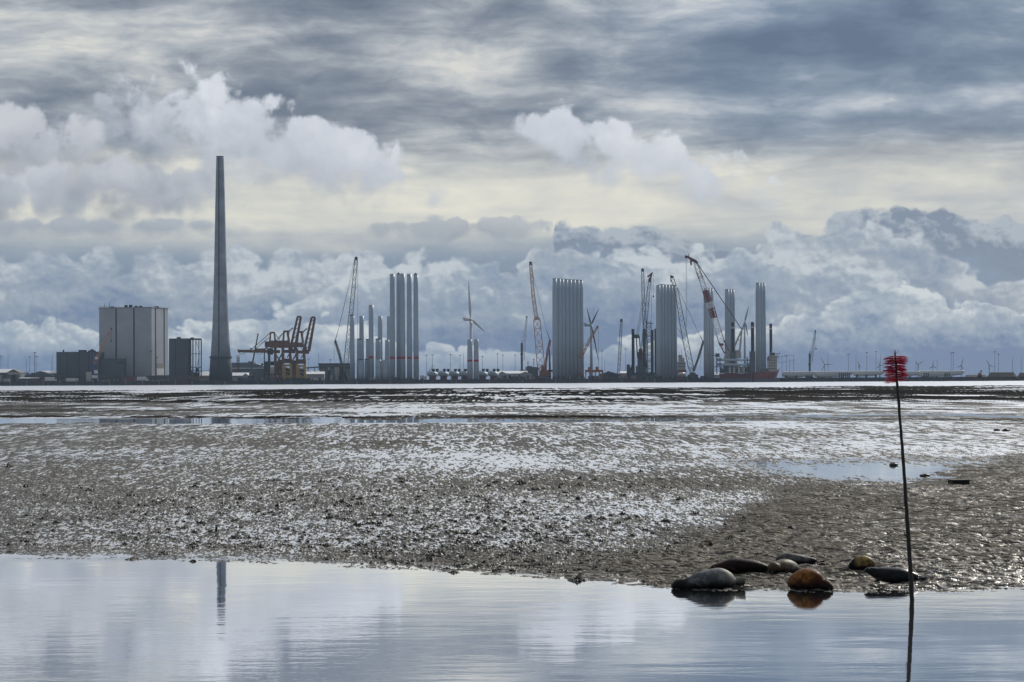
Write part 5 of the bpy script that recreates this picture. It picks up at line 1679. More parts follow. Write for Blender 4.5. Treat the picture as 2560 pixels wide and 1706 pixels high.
# ---------------- nacelles in store
for k, px in enumerate((1082, 1109.5, 1137, 1162, 1207, 1234)):
    D = DQ + 44
    pos = ['first', 'second', 'third', 'fourth', 'first', 'second'][k]
    where = 'left of the red-banded pair' if px < 1170 else 'right of the red-banded pair'
    root = thing('nacelle', 'white turbine nacelle with two dark coolers, %s one %s' % (pos, where), 'nacelle', (X(px, 945, D), D, GZ), 'turbine nacelles in store')
    P0, P1 = V(px - 10, 934, D), V(px + 10, 937, D + 9)
    b = MB(); b.beam(P0, P1, 6.4, 5.0, n=16); b.build('body', M_['tower'], root, smooth=True)
    b = MB(); b.ell(P0, 2.2, 2.6, 2.9, 14, 10); b.build('hub_cover', M_['tower'], root, smooth=True)
    b = MB(); b.beam(P0 + Vector((-1.6, -.9, 0)), P0 + Vector((-1.0, -.6, 0)), 2.4, n=12); b.build('hub_opening', M_['seam'], root)
    for dx in (1.5, 11):
        b = MB(); b.boxp(px + dx - 3.6, px + dx + 3.6, 922.5, 928.5, D + 4, 2.5); b.build('cooler', M_['seam'], root)
        c = MB(); c.boxp(px + dx - 1.5, px + dx + 1.5, 928.5, 931.5, D + 4.5, 1.5); c.build('cooler_leg', M_['steel'], root)
    b = MB(); b.boxp(px - 9, px + 8, 941, 950, D - 1, 6, zb=GZ); b.build('cradle', M_['darkred'], root)

# white halls between nacelles and orange crane
rt, *_ = shed('tent_hall', 'long bright white hall right of the stored nacelles', 1238, 1318, 934.5, 928.5, DQ + 110, 24, M_['clad'], M_['roofw'], gable='side')
shed('tent_hall', 'pale gabled tent hall in front of the long bright white hall, left end', 1243, 1268, 936, 930, DQ + 84, 18, M_['clad'], M_['clad'])
shed('tent_hall', 'pale gabled tent hall at the right end of the long bright white hall', 1295, 1331, 937, 930, DQ + 86, 18, M_['clad'], M_['roofw'])
shed('warehouse', 'dark warehouse with white-flecked roof between the transporter and the slim upright boom', 1498, 1546, 936, 929, DQ + 100, 22, M_['cladd'], M_['roofw'], cat='building')
shed('warehouse', 'dark gabled warehouse behind the orange transporter, right side', 1506, 1536, 938, 928.5, DQ + 70, 16, M_['cladd'], M_['cladd'], cat='building')
shed('tent_hall', 'long white hall left of the jack-up rig, low behind the quay', 1548, 1578, 934, 929, DQ + 100, 20, M_['clad'], M_['roofw'], gable='side')
shed('tent_hall', 'white hall seen between the leaning crane and the trio behind the boom', 1776, 1806, 938, 931, DQ + 100, 20, M_['clad'], M_['roofw'], gable='side')
rt = thing('control_building', 'dark low building with two lamp masts left of the orange lattice crane foot', 'building', (X(1330, 945, DQ + 130), DQ + 130, GZ))
b_ = MB(); b_.boxp(1314, 1346, 918, 946, DQ + 130, 15, zb=GZ); b_.boxp(1318, 1330, 915.5, 918, DQ + 132, 8); b_.build('wall', M_['cladd'], rt)
b_ = MB(); b_.boxp(1313, 1347, 920, 921.5, DQ + 129, .9); b_.build('cornice', M_['roofblue'], rt)

# ---------------- rows of blades lying on the right
g7 = 'long white blades lying on the right-hand quay'
rows = [(1955, 2040, 929, 944, 'far left blade, beside the jack-up bow'), (2034, 2135, 931, 947, 'blade in front of the lone harbour crane'), (2133, 2212, 927.5, 942, 'blade left of the red brush marker, raised above its neighbours'),
        (2212, 2300, 931, 946, 'blade right behind the red brush marker'), (2292, 2412, 930, 946, 'longest blade right of the red brush marker'), (1958, 2030, 937, 950, 'low blade nearest the quay, beside the lone harbour crane')]
for i, (a, c, yt, yb, lab) in enumerate(rows):
    D = DQ + 90 + 14 * i
    root = thing('turbine_blade', 'long white turbine ' + lab, 'turbine blade', (X(a, 945, D), D, GZ), g7)
    s = D / F; h0 = (yb - yt) * s
    zc = V((a + c) / 2, yt, D).z - h0 / 2
    zc = max(zc, GZ + h0 / 2 + .2)
    n = 18; vs = []; fs = []
    xa, xb = X(a, 940, D), X(c, 940, D)
    for k in range(n + 1):
        t_ = k / n
        w_ = np.interp(t_, [0, .03, .15, .6, .95, 1], [.75, .85, 1, .92, .6, .2])
        for j in range(12):
            an_ = 2 * math.pi * j / 12
            vs.append((xa + (xb - xa) * t_, D + 1.2 * w_ * math.cos(an_), zc + h0 / 2 * (1 - w_) * .9 + h0 / 2 * w_ * math.sin(an_)))
    for k in range(n):
        for j in range(12):
            j2 = (j + 1) % 12
            fs.append((k * 12 + j, k * 12 + j2, (k + 1) * 12 + j2, (k + 1) * 12 + j))
    fs += [tuple(range(12)), tuple(range(n * 12, n * 12 + 12))]
    b = MB(); b.add(vs, fs); b.build('shell', M_['blade'], root, smooth=True)
    for k in range(3):
        px = a + (c - a) * (.12 + .3 * k)
        b = MB(); b.boxp(px - 2, px + 2, yb - 5, 950, D - 1.5, 3, zb=GZ); b.build('cradle', M_['steel'], root)
# dark upright brackets in rows
for i, (a, n, lab) in enumerate(((2098, 6, 'left of the raised blade'), (2310, 3, 'on the longest blade'), (2362, 3, 'at the end of the longest blade'))):
    D = DQ + 70
    root = thing('blade_rack', 'row of dark upright rack frames ' + lab, 'rack', (X(a, 945, D), D, GZ))
    for k in range(n):
        b = MB(); b.boxp(a + k * 5, a + k * 5 + 2.6, 932 + (i > 0) * .5, 950, D, 3, zb=GZ); b.build('frame', M_['cladd'], root)
for i, (a, c, yt, lab) in enumerate(((2470, 2544, 930.5, 'broad flat-topped gravel heap near the right edge of the quay'), (2546, 2600, 931.5, 'gravel heap cut by the right edge of the photo'), (2412, 2470, 937, 'low ragged gravel heap left of the broad flat-topped one'))):
    D = DQ + 130 + i * 8; rr = random.Random(40 + i)
    b = MB()
    x0, x1 = X(a, 945, D), X(c, 945, D); zt = V((a + c) / 2, yt, D).z
    n = 24; vs = []; fs = []
    for k in range(n + 1):
        t_ = k / n
        x = x0 + (x1 - x0) * t_
        top = GZ + (zt - GZ) * min(1, min(t_, 1 - t_) * 8) * rr.uniform(.92, 1.0)
        vs += [(x, D - 6, GZ - .1), (x, D, top * .98), (x, D + 8, top), (x, D + 16, GZ - .1)]
    for k in range(n):
        for j in range(3):
            fs.append((k * 4 + j, k * 4 + j + 1, (k + 1) * 4 + j + 1, (k + 1) * 4 + j))
    b.add(vs, fs)
    tag(b.build('gravel_heap', M_['gravel'], None, loc=((x0 + x1) / 2, D, GZ)), lab, 'heap')
harb = thing('excavator', 'small orange-brown excavator on the low ragged gravel heap', 'excavator', (X(2449, 945, DQ + 120), DQ + 120, GZ))
D = DQ + 120
b_ = MB(); b_.boxp(2446, 2454, 933, 939, D, 3); b_.build('body', M_['orange'], harb)
b_ = MB(); b_.beam(V(2449, 935, D + 1), V(2453, 926, D + 1), .9); b_.beam(V(2453, 926, D + 1), V(2456, 931, D + 1), .7); b_.build('arm', M_['cladd'], harb)
b_ = MB(); b_.boxp(2445, 2455, 939, 950, D - .4, 4, zb=GZ); b_.build('track', M_['tyre'], harb)
# ================================================================== marker pole with red brush
def ground_pt(px, py):
    """point on the mean mud level seen at photo pixel (px, py)"""
    d = RM @ Vector((px - 1280.0, 853.0 - py, -F))
    k = -CAMZ / d.z
    return Vector((d.x * k, d.y * k, 0.0))


M_['wood'] = mat('dark_wet_wood', (0.012, 0.011, 0.010), 0.75, var=0.3, scale=8, bump=0.004, bscale=60)
M_['bristle'] = mat('red_bristle', (0.52, 0.02, 0.07), 0.6, var=0.25, scale=12)
base = ground_pt(2280, 1499)
DP = base.y
root = thing('channel_marker', 'dark leaning wooden pole with a red brush on top standing at the water edge', 'marker pole', tuple(base))
ctrl = [(2281, 1530, .085), (2280, 1499, .085), (2277, 1440, .083), (2273, 1380, .080), (2270, 1330, .078), (2264, 1240, .068), (2258, 1150, .060), (2251, 1060, .052), (2245, 985, .048), (2242, 950, .046), (2240, 915, .044), (2238, 892, .036), (2237.5, 874, .006)]
vs = []; fs = []; N = 12
cps = [(V(a, c, DP), w_) for a, c, w_ in ctrl]
rnd = random.Random(4)
cp2 = []
for (p, wa), (q, wb_) in zip(cps[:-1], cps[1:]):
    for k in range(5):
        t_ = k / 5
        cp2.append((p.lerp(q, t_) + Vector((rnd.uniform(-.004, .004), 0, 0)), (wa + (wb_ - wa) * t_) * rnd.uniform(.93, 1.08)))
cp2.append(cps[-1])
for p, w_ in cp2:
    for j in range(N):
        a = 2 * math.pi * j / N
        vs.append((p.x + w_ / 2 * math.cos(a), p.y + w_ / 2 * math.sin(a), p.z))
for i in range(len(cp2) - 1):
    for j in range(N):
        j2 = (j + 1) % N
        fs.append((i * N + j, i * N + j2, (i + 1) * N + j2, (i + 1) * N + j))
fs += [tuple(reversed(range(N))), tuple(range(len(vs) - N, len(vs)))]
b_ = MB(); b_.add(vs, fs)
b_.build('pole', M_['wood'], root, smooth=True)
b_ = MB(); q = V(2269, 1345, DP); b_.beam(q, V(2262.5, 1338, DP), .035, .02, n=8); b_.beam(V(2262.5, 1339, DP), V(2261.5, 1330, DP), .022, .012, n=8); b_.build('side_shoot', M_['wood'], root)
# the brush: bundles of bristles sticking out all round
b_ = MB(); rnd = random.Random(12)
top, bot = V(2238.5, 889, DP), V(2242, 956, DP)
for tf in range(125):
    tier = (math.floor(rnd.random() * 12) + .5) / 12 + rnd.gauss(0, .012)
    a0 = rnd.uniform(0, 2 * math.pi); L0 = rnd.uniform(.17, .255); dr = rnd.gauss(-.02, .07)
    if tier > .92: dr += -.10 if math.cos(a0) < 0 else .05
    if tier < .08: dr -= .05
    for k in range(13):
        c = top.lerp(bot, min(max(tier + rnd.gauss(0, .006), 0), 1))
        a = a0 + rnd.gauss(0, .16); L = L0 * rnd.uniform(.82, 1.05)
        d = Vector((math.cos(a), math.sin(a), dr + rnd.gauss(0, .035))).normalized()
        m1 = c + d * L * .55 + Vector((0, 0, rnd.uniform(-.004, .012)))
        e1 = c + d * L + Vector((0, 0, rnd.uniform(-.018, .010)))
        b_.beam(c, m1, .0050, .0046, n=3, cap=False); b_.beam(m1, e1, .0046, .003, n=3, cap=False)
b_.build('brush', M_['bristle'], root)
b_ = MB()
for k in range(16):
    c = V(2238, 886, DP); a = rnd.uniform(-1.3, 1.3)
    b_.beam(c, c + Vector((math.sin(a), rnd.uniform(-.4, .4), abs(math.cos(a)))) * rnd.uniform(.06, .12), .003, .002, n=3)
b_.build('loose_bristle', M_['bristle'], root)


# ================================================================== seals
def fur(name, base, back, belly_shade, spots, spot_amt=.5, scale=9, rough=.55, yaw=0.0, head_len=.22, head=None, rump=None, rump_at=1.0, belly_shade_h=.17, rump_soft=.08):
    """seal coat: mottled, with head and rump tones, and underside shade painted in as belly colours along the body"""
    m = bpy.data.materials.new(name); m.use_nodes = True
    t = NT(m.node_tree); b = m.node_tree.nodes['Principled BSDF']
    tcn = m.node_tree.nodes.new('ShaderNodeTexCoord')
    o = tcn.outputs['Object']
    ox, oy, oz = t.sep(o)
    al = t.m('ADD', t.m('MULTIPLY', ox, math.cos(yaw)), t.m('MULTIPLY', oy, math.sin(yaw)))
    n = t.noise(o, 5.0, 4, 0.65, dim='3D')
    n2 = t.noise(o, scale * 3, 3, 0.6, dim='3D')
    al = t.m('ADD', al, t.m('MULTIPLY', t.m('SUBTRACT', n, 0.5), 0.16))
    v = t.voro(o, scale * 2.0, 1, 0.5, feat='F1', dim='3D')
    c = t.mix(t.ss(0.40, 0.60, n), tuple(base) + (1,), tuple(back) + (1,))
    if head: c = t.mix(t.ss(head_len + .10, head_len - .06, al), c, tuple(head) + (1,))
    if rump: c = t.mix(t.ss(rump_at - rump_soft, rump_at + rump_soft, al), c, tuple(rump) + (1,))
    c = t.mix(t.m('MULTIPLY', t.ss(0.34, 0.18, v), spot_amt), c, tuple(spots) + (1,))
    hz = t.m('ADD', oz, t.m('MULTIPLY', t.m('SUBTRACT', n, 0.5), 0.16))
    c = t.mix(t.ss(belly_shade_h, belly_shade_h * .3, hz, 0.0, 0.94), c, tuple(belly_shade) + (1,))  # near-black towards the ground: wet fur plus shade painted into the coat
    t.put(b.inputs['Base Color'], c)
    t.put(b.inputs['Roughness'], t.ss(0.3, 0.7, n2, rough - .12, rough + .12))
    b.inputs['Specular IOR Level'].default_value = .18 if rough < .4 else .10
    bn = m.node_tree.nodes.new('ShaderNodeBump'); bn.inputs['Distance'].default_value = .006; bn.inputs['Strength'].default_value = .7
    t.put(bn.inputs['Height'], t.noise(t.vadd(o, (1, 1, 2.2), 'MULTIPLY'), 26, 4, .65, dim='3D'))
    t.put(b.inputs['Normal'], bn.outputs[0])
    return m


def loft(b, rings, n=20, flat_bottom=0.0):
    """rings: (centre, half width across, half height, axis direction)"""
    vs = []; fs = []
    for i, (c, rw, rh) in enumerate(rings):
        c = Vector(c)
        a = Vector(rings[max(i - 1, 0)][0]); z = Vector(rings[min(i + 1, len(rings) - 1)][0])
        d = (z - a).normalized()
        side = d.cross(Vector((0, 0, 1)))
        side = side.normalized() if side.length > 1e-4 else Vector((1, 0, 0))
        up = side.cross(d).normalized()
        for j in range(n):
            t_ = 2 * math.pi * j / n
            v = c + side * (rw * math.cos(t_)) + up * (rh * math.sin(t_))
            vs.append(v)
    for i in range(len(rings) - 1):
        for j in range(n):
            j2 = (j + 1) % n
            fs.append((i * n + j, i * n + j2, (i + 1) * n + j2, (i + 1) * n + j))
    fs += [tuple(reversed(range(n))), tuple(range(len(vs) - n, len(vs)))]
    b.add(vs, fs)


def catm(pts, sub=4):
    """smooth a list of tuples of numbers"""
    P_ = [np.array(p, float) for p in pts]
    out = []
    for i in range(len(P_) - 1):
        p0, p1, p2, p3 = P_[max(i - 1, 0)], P_[i], P_[i + 1], P_[min(i + 2, len(P_) - 1)]
        for k in range(sub):
            t_ = k / sub
            out.append(.5 * ((2 * p1) + (-p0 + p2) * t_ + (2 * p0 - 5 * p1 + 4 * p2 - p3) * t_ ** 2 + (-p0 + 3 * p1 - 3 * p2 + p3) * t_ ** 3))
    out.append(P_[-1])
    return out


def flipper(b, root_, tip, w0, w1, th, splay=0.0, digits=5):
    """flat tapering flipper with digit ridges; fan-shaped end"""
    root_ = Vector(root_); tip = Vector(tip)
    d = (tip - root_); L = d.length; d.normalize()
    side = d.cross(Vector((0, 0, 1))).normalized() if abs(d.z) < .95 else Vector((1, 0, 0))
    side = (side * math.cos(splay) + Vector((0, 0, 1)) * math.sin(splay)).normalized()
    pts = []
    for k in range(6):
        t_ = k / 5
        w_ = w0 + (w1 - w0) * t_
        if t_ > .95: w_ *= .8
        pts.append((root_ + d * L * t_, w_, th * (1 - .6 * t_)))
    vs = []; fs = []; n = 12
    up = side.cross(d).normalized()
    for c, w_, h in pts:
        for j in range(n):
            a = 2 * math.pi * j / n
            vs.append(c + side * (w_ * math.cos(a)) + up * (h * math.sin(a)))
    for i in range(len(pts) - 1):
        for j in range(n):
            j2 = (j + 1) % n
            fs.append((i * n + j, i * n + j2, (i + 1) * n + j2, (i + 1) * n + j))
    fs += [tuple(reversed(range(n))), tuple(range(len(vs) - n, len(vs)))]
    b.add(vs, fs)
    for k in range(digits):
        u = (k / (digits - 1) - .5) * 2
        e = tip + side * (w1 * u * .95) + d * (L * .10 * (1 - .5 * abs(u)))
        b.beam(root_ + d * L * .5 + side * (w0 * u * .6), e, th * 1.3, th * .5, n=6)


def seal(label, org, yaw, spine, m, fl=(), head=None, eyes=True, scale=1.0, nose_dark=True, group='seals resting on the mud bank'):
    """spine: list of (along, side, height of centre, half width, half height), nose first"""
    root = thing('seal', label, 'seal', tuple(org), group)
    ca, sa = math.cos(yaw), math.sin(yaw)

    def T(p):
        return Vector((org[0] + (p[0] * ca - p[1] * sa) * scale, org[1] + (p[0] * sa + p[1] * ca) * scale, org[2] + p[2] * scale))
    rings = [(T(p[:3]), p[3] * scale, p[4] * scale) for p in catm(spine, 4)]
    b = MB(); loft(b, rings, 24)
    for f in fl:
        flipper(b, T(f[0]), T(f[1]), f[2] * scale, f[3] * scale, f[4] * scale, f[5] if len(f) > 5 else 0.0)
    o = b.build('body', m, root, smooth=True)
    rm = o.modifiers.new('remesh', 'REMESH'); rm.mode = 'VOXEL'; rm.voxel_size = .011 * scale; rm.use_smooth_shade = True
    sm = o.modifiers.new('smooth', 'SMOOTH'); sm.factor = .6; sm.iterations = 5
    # freeze
    dg = bpy.context.evaluated_depsgraph_get()
    me2 = bpy.data.meshes.new_from_object(o.evaluated_get(dg))
    o.modifiers.clear(); old = o.data; o.data = me2
    me2.polygons.foreach_set('use_smooth', [True] * len(me2.polygons))
    if len(me2.materials) == 0: me2.materials.append(m)
    if eyes and head:
        hx, hy, hz, hr = head      # head centre in body coordinates and radius
        for sgn in (-1, 1):
            e = MB(); e.ell(T((hx - hr * .42, hy + sgn * hr * .66, hz + hr * .42)), .019 * scale, .019 * scale, .019 * scale, 10, 8)
            e.build('eye', M_['glass'], root, smooth=True)
        e = MB(); e.ell(T((hx - hr * 1.42, hy, hz - hr * .05)), .016 * scale, .026 * scale, .016 * scale, 10, 8)
        e.build('nose', M_['tyre'], root, smooth=True)
        w_ = MB()
        for sgn in (-1, 1):
            for k in range(5):
                p = T((hx - hr * 1.15, hy + sgn * hr * .35, hz - hr * .15 - .008 * k))
                q = T((hx - hr * 1.25, hy + sgn * hr * 1.15, hz - hr * .35 - .02 * k))
                w_.beam(p, q, .0015, .001, n=3)
        w_.build('whiskers', M_['offwhite'], root)
    return root


def mud_z(x, y):
    rowv = CAMZ * F / y
    i = int(np.clip(np.searchsorted(pys, rowv + 950), 0, nr - 1))
    j = int(np.clip(np.searchsorted(pxs, x / y * F + 1280), 0, nc - 1))
    return float(H[i, j])


def gp(px, py, dz=-.02):
    """the bank under this photo pixel, on its real (raised) surface"""
    z = 0.0
    for _ in range(6):
        d = RM @ Vector((px - 1280.0, 853.0 - py, -F))
        k = (z - CAMZ) / d.z
        x, y = d.x * k, d.y * k
        z = float(np.mean([mud_z(x + a, y + c) for a in (0, .25, .5, .8) for c in (0, .3)]))
    return (x, y, max(z, 0.0) + dz)


WET_SHADE = (0.008, 0.008, 0.009)  # wet fur and painted underside shade, shared by all coats
F_grey = fur('grey_spotted_coat', (0.085, 0.09, 0.098), (0.20, 0.205, 0.21), WET_SHADE, (0.018, 0.018, 0.02), .75, head=(0.025, 0.026, 0.028), head_len=.26, rump=(0.42, 0.41, 0.35), rump_at=1.06, rump_soft=.16, belly_shade_h=.27, yaw=rad(2))
F_brown = fur('dark_brown_coat', (0.012, 0.008, 0.008), (0.022, 0.012, 0.011), WET_SHADE, (0.006, 0.005, 0.005), .5, yaw=rad(3), head=(0.03, 0.012, 0.012), head_len=.3)
F_mott = fur('mottled_grey_coat', (0.05, 0.052, 0.055), (0.14, 0.14, 0.135), WET_SHADE, (0.012, 0.012, 0.014), .7, 7, yaw=rad(6), rump=(0.02, 0.02, 0.02), rump_at=.72)
F_tan = fur('tan_coat', (0.09, 0.08, 0.06), (0.19, 0.165, 0.12), WET_SHADE, (0.03, 0.024, 0.018), .6, yaw=rad(52), head=(0.07, 0.05, 0.03), head_len=.16, rump=(.25, .24, .21), rump_at=.55)
F_orange = fur('rust_orange_coat', (0.095, 0.034, 0.010), (0.24, 0.105, 0.028), WET_SHADE, (0.07, 0.022, 0.006), .5, 6, yaw=rad(138), head=(0.075, 0.020, 0.008), head_len=.30, belly_shade_h=.27)
F_yel = fur('yellow_brown_coat', (0.12, 0.085, 0.035), (0.33, 0.24, 0.10), WET_SHADE, (0.02, 0.013, 0.008), .75, 6, yaw=rad(172), rump=(.012, .010, .010), rump_at=.36)
F_black = fur('black_coat', (0.006, 0.007, 0.009), (0.014, 0.015, 0.018), WET_SHADE, (0.004, 0.004, 0.004), .4, rough=.32, yaw=rad(-8))

# a generic body, nose at x=0, lying along +x, length about 1.45
GEN = [(-.02, 0, .085, .012, .012), (.02, 0, .085, .05, .045), (.07, 0, .10, .078, .070), (.15, 0, .115, .100, .095), (.24, 0, .115, .105, .100), (.34, 0, .125, .135, .125),
       (.50, 0, .165, .195, .170), (.70, 0, .195, .235, .200), (.90, 0, .185, .215, .185), (1.08, 0, .145, .160, .140), (1.22, 0, .095, .100, .090), (1.32, 0, .07, .06, .055), (1.36, 0, .065, .03, .03)]
s50 = 50.4 / F
# grey seal in front: head down at the left, high round rump, dark hind flippers to the right
sp = [(-.01, 0, .05, .010, .010), (.025, 0, .06, .045, .042), (.08, 0, .095, .082, .078), (.17, 0, .118, .104, .098), (.26, 0, .120, .104, .098), (.37, 0, .138, .135, .122), (.53, .0, .175, .185, .165),
      (.75, .02, .205, .225, .195), (.93, .04, .215, .225, .200), (1.06, .08, .185, .185, .165), (1.15, .12, .145, .12, .115), (1.21, .16, .125, .07, .06)]
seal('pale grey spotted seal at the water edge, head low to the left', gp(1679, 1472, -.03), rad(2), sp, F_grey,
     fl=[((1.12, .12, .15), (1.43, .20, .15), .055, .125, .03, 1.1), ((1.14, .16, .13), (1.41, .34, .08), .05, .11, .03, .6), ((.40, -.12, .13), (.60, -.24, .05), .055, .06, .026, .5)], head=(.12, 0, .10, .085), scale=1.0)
sp = [(-.01, 0, .055, .01, .01), (.02, 0, .065, .045, .045), (.07, 0, .085, .078, .072), (.15, 0, .10, .095, .088), (.24, 0, .115, .105, .095), (.36, 0, .14, .15, .12), (.50, 0, .15, .18, .135), (.68, 0, .14, .19, .135), (.86, 0, .125, .165, .12), (1.02, 0, .095, .11, .09), (1.12, 0, .07, .06, .06)]
seal('dark brown seal lying behind the pale grey one, head to the left', gp(1774, 1433), rad(3), sp, F_brown,
     fl=[((1.06, 0, .08), (1.30, .06, .09), .05, .10, .025, 1.0), ((.36, -.12, .10), (.54, -.24, .04), .05, .06, .024, .4)], head=(.12, 0, .095, .085), scale=1.08)
seal('mottled grey seal lying farthest back, chest to the left and tail tapering right', gp(1941, 1411), rad(6),
     [(-.01, 0, .07, .02, .02), (.02, 0, .08, .075, .07), (.10, 0, .115, .13, .105), (.22, 0, .135, .165, .13), (.40, 0, .125, .16, .12), (.58, 0, .105, .13, .10), (.74, 0, .085, .09, .08), (.86, 0, .07, .05, .05)], F_mott,
     fl=[((.84, 0, .07), (1.05, .1, .05), .045, .08, .018, .4), ((.84, 0, .06), (1.04, -.12, .03), .045, .08, .018)], eyes=False, scale=1.0)
seal('tan and grey seal facing the camera, between the dark brown and the orange one', gp(1926, 1436), rad(52),
     [(-.04, 0, .07, .015, .015), (0, 0, .08, .05, .05), (.05, 0, .115, .10, .09), (.13, 0, .15, .13, .118), (.23, 0, .14, .12, .11), (.42, 0, .155, .18, .15), (.62, 0, .15, .19, .15), (.84, 0, .12, .14, .12), (1.02, 0, .08, .07, .07)], F_tan,
     fl=[((.99, 0, .08), (1.2, .14, .10), .05, .09, .02, .5), ((.34, -.13, .06), (.40, -.26, .02), .05, .05, .018)], head=(.09, 0, .115, .095), scale=.98)
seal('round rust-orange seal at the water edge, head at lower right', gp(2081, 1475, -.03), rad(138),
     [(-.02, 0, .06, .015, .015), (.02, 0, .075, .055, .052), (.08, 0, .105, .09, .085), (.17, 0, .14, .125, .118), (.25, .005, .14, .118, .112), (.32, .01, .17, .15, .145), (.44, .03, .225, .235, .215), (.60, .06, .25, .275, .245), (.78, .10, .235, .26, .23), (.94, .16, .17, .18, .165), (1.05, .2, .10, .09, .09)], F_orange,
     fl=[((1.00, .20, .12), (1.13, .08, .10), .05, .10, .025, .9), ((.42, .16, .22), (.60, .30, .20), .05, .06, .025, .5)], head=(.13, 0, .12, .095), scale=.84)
seal('yellow-brown seal curled behind the black one, dark flippers to the left', gp(2184, 1427), rad(172),
     [(-.02, 0, .08, .02, .02), (.01, 0, .095, .07, .06), (.07, 0, .125, .11, .10), (.16, 0, .14, .13, .125), (.26, 0, .125, .12, .115), (.34, 0, .09, .085, .085), (.40, 0, .065, .05, .05)], F_yel,
     fl=[((.38, 0, .07), (.60, -.05, .03), .045, .07, .02), ((.38, 0, .06), (.56, .12, .02), .045, .06, .02)], eyes=False, scale=1.22)
seal('glossy black seal with a bright back, lying across the foot of the marker pole', gp(2164, 1455), rad(-8),
     [(-.02, 0, .215, .015, .015), (.02, 0, .215, .05, .045), (.08, 0, .205, .078, .07), (.16, 0, .18, .095, .09), (.26, 0, .15, .13, .12), (.42, 0, .135, .17, .135), (.60, 0, .13, .175, .13), (.76, 0, .105, .13, .105), (.88, 0, .075, .07, .07)], F_black,
     fl=[((.86, 0, .07), (1.05, .04, .07), .04, .07, .018, .5), ((.86, 0, .06), (1.03, -.05, .04), .04, .07, .018), ((.24, -.10, .07), (.16, -.22, .03), .05, .05, .018)], head=(.10, 0, .20, .08), scale=1.14)


# ================================================================== weed, stones and driftwood on the flats
M_['weed'] = mat('bladder_wrack', (0.010, 0.010, 0.006), 0.55, var=0.4, scale=20)
M_['stone'] = mat('wet_stone', (0.022, 0.020, 0.019), 0.5, var=0.3, scale=10)


def clump_into(b, p, wd, ht, rnd, frond=26):
    for k in range(frond):
        a = rnd.uniform(0, 2 * math.pi); r = rnd.random() ** .6
        c = Vector((p[0] + math.cos(a) * r * wd / 2, p[1] + math.sin(a) * r * wd * .7, p[2]))
        h = ht * (1 - r * .75) * rnd.uniform(.5, 1.1)
        L = wd * rnd.uniform(.10, .26)
        a2 = rnd.uniform(0, 2 * math.pi)
        e = Vector((math.cos(a2), math.sin(a2), 0)); f = Vector((-e.y, e.x, 0)) * rnd.uniform(.3, .7)
        b.add([c + e * L + Vector((0, 0, -.01)), c + f * L + Vector((0, 0, h * .5)), c - e * L + Vector((0, 0, -.01)), c - f * L + Vector((0, 0, h * .3)), c + Vector((0, 0, h))],
              [(0, 1, 4), (1, 2, 4), (2, 3, 4), (3, 0, 4)])


named = [(84, 1360, 50, 8, 'flat dark weed clump near the left edge close to the waterline'), (26, 1379, 18, 8, 'small weed clump at the left edge right above the waterline'), (225, 1225, 52, 9, 'wide flat dark clump far out on the left flats'),
         (140, 1307, 16, 10, 'small dark lump on the left flats above the flat weed clump'), (332, 1396, 40, 8, 'ragged weed clump at the waterline left of the chimney reflection'), (411, 1383, 36, 10, 'dark weed clump just left of the chimney reflection, above the waterline'),
         (484, 1363, 36, 10, 'weed clump above the chimney reflection, topmost there'), (482, 1401, 20, 8, 'upright dark weed clump at the waterline beside the chimney reflection'), (821, 1396, 52, 10, 'broad weed clump at the waterline right of the chimney reflection'),
         (865, 1297, 34, 12, 'dark weed lump in the middle of the flats, left of the pointed one'), (977, 1288, 26, 12, 'pointed dark weed lump in the middle of the flats'), (1134, 1429, 26, 8, 'dark weed clump in the shallow edge at bottom centre'),
         (1443, 1446, 46, 13, 'tall broad weed clump at the water edge left of the seals'), (1378, 1430, 40, 8, 'flat weed streak left of the seals, behind the tall clump'), (1664, 1301, 26, 12, 'weed lump above the seals, centre right'),
         (2055, 1341, 24, 12, 'pointed dark lump behind the right-hand seals'), (1976, 1324, 16, 14, 'round dark lump behind the orange seal'), (2518, 1409, 18, 8, 'small dark clump at the right edge of the sand bank'),
         (1100, 1385, 60, 14, 'dense weed patch in the middle foreground'), (1130, 1330, 70, 12, 'dense weed patch behind the middle foreground patch'), (1240, 1300, 44, 10, 'weed patch right of centre, far side'), (1320, 1325, 40, 10, 'weed patch between centre and the seals')]
rnd = random.Random(9)
for (px, py, w_, h_, lab) in named:
    p = ground_pt(px, py + h_ * .4); s = p.y / F
    z = max(mud_z(p.x, p.y), -.005)
    b = MB(); clump_into(b, (p.x, p.y, z), w_ * s, h_ * s, rnd, 60)
    tag(b.build('seaweed_clump', M_['weed'], None, loc=(p.x, p.y, z)), lab, 'seaweed', 'larger seaweed clumps on the flats')
# scattered wrack nobody could count
b = MB(); k = 0
while k < 1900:
    px = rnd.gauss(1080, 430) if rnd.random() < .72 else rnd.uniform(-100, 1700)
    py = rnd.gauss(1345, 62) if rnd.random() < .7 else rnd.uniform(1200, 1465)
    if px > 1900: continue
    p = ground_pt(px, py)
    sy = np.interp(px, SHORE[:, 0], SHORE[:, 1])
    if py > sy - (34 if px < 900 else 14) or py < 1160: continue
    if px > 1500 and py > 1330 and rnd.random() < .6: continue
    s = p.y / F
    w_ = rnd.uniform(4, 11) if rnd.random() < .72 else rnd.uniform(11, 34)
    clump_into(b, (p.x, p.y, mud_z(p.x, p.y)), w_ * s, rnd.uniform(.4, .9) * min(w_, 13) * s, rnd, 7 if w_ < 9 else 16)
    k += 1
tag(b.build('seaweed_litter', M_['weed']), 'small dark scraps of seaweed strewn over the wet flats', 'seaweed', None, 'stuff')

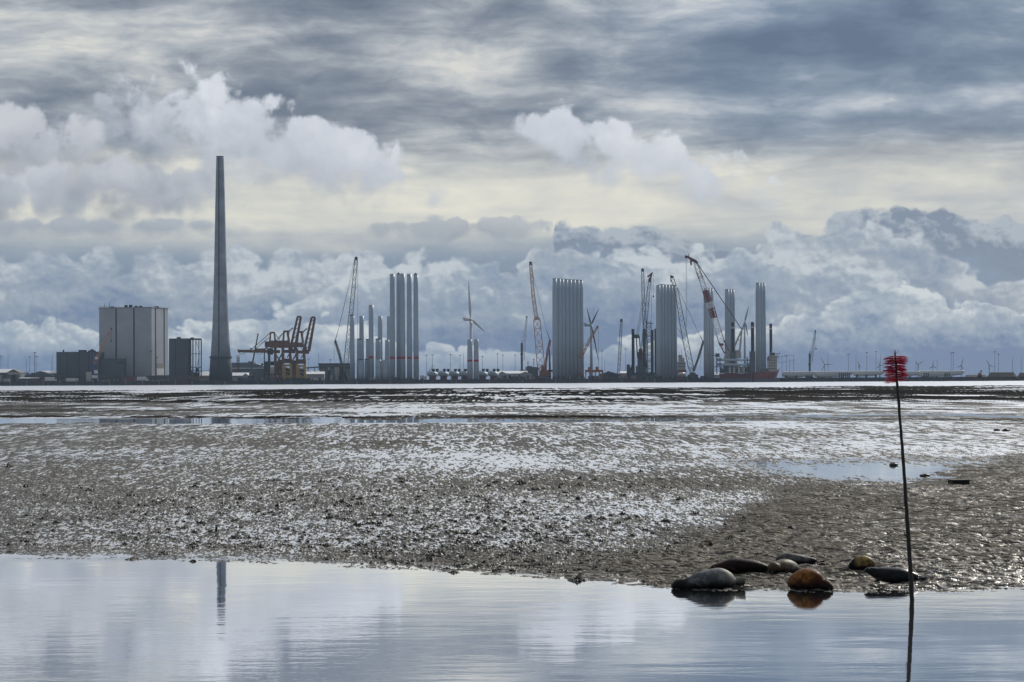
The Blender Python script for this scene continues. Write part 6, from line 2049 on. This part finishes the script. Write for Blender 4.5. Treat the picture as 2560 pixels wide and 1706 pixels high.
# stones / driftwood
def rock(px, py, w_, h_, lab, seed):
    p = ground_pt(px, py); s = p.y / F; z = max(mud_z(p.x, p.y), -.01)
    rr = random.Random(seed); b = MB()
    b.ell((p.x, p.y, z + h_ * s * .3), w_ * s / 2, w_ * s * .4, h_ * s * .7, 12, 8, .14, rr)
    tag(b.build('stone', M_['stone'], None, loc=(p.x, p.y, z)), lab, 'stone', 'dark stones on the flats')


rock(2234, 1164, 22, 8, 'dark stone in the bright pool left of the marker pole', 1)
rock(2312, 1190, 26, 6, 'flat dark stone right of the marker pole beside the pool', 2)
rock(2492, 1078, 16, 6, 'small dark stone far out near the right edge, left of two', 3)
rock(2515, 1079, 20, 7, 'small dark stone far out near the right edge, right of two', 4)
rock(1445, 1251, 14, 9, 'small round dark stone on the flats right of centre', 5)
p = ground_pt(2397, 1215); s = p.y / F; z = mud_z(p.x, p.y)
root = thing('driftwood_box', 'dark rectangular box lying on the sand bank right of the marker pole', 'crate', (p.x, p.y, z))
b = MB(); b.rotbox(p.x, p.y, 44 * s, 40 * s, z - .02, z + 11 * s, .12); b.build('body', M_['wood'], root)
b = MB(); b.rotbox(p.x + 2 * s, p.y - 1 * s, 50 * s, 44 * s, z + 11 * s + .003, z + 13 * s, .12); b.build('lid', M_['wood'], root)
p = ground_pt(540, 1332); s = p.y / F
b = MB(); b.beam((p.x, p.y, -.05), (p.x + .01, p.y, 15 * s), 6 * s, 5 * s, n=8); b.beam((p.x, p.y, 15 * s), (p.x - .02, p.y, 17 * s), 3 * s, 1 * s, n=6)
tag(b.build('stake', M_['wood'], None, loc=(p.x, p.y, 0)), 'short dark stake stuck in the mud above the chimney reflection', 'stake')

# ================================================================== sea haze: one closed box of even, thin air
b_ = MB(); b_.box(-4500, 4500, -300, 7400, -8, 400)
me_ = bpy.data.meshes.new('haze'); me_.from_pydata([tuple(v) for v in b_.v], [], b_.f)
hz_ = bpy.data.objects.new('haze', me_); C.objects.link(hz_)
hz_['kind'] = 'stuff'; hz_['label'] = 'thin blue sea haze over the harbour and flats'
m = bpy.data.materials.new('thin_haze'); m.use_nodes = True
nt_ = m.node_tree; nt_.nodes.clear()
pv = nt_.nodes.new('ShaderNodeVolumePrincipled')
pv.inputs['Color'].default_value = (0.55, 0.74, 1.0, 1)
pv.inputs['Density'].default_value = 0.000040
pv.inputs['Anisotropy'].default_value = 0.0
oo = nt_.nodes.new('ShaderNodeOutputMaterial'); nt_.links.new(pv.outputs[0], oo.inputs['Volume'])
me_.materials.append(m)
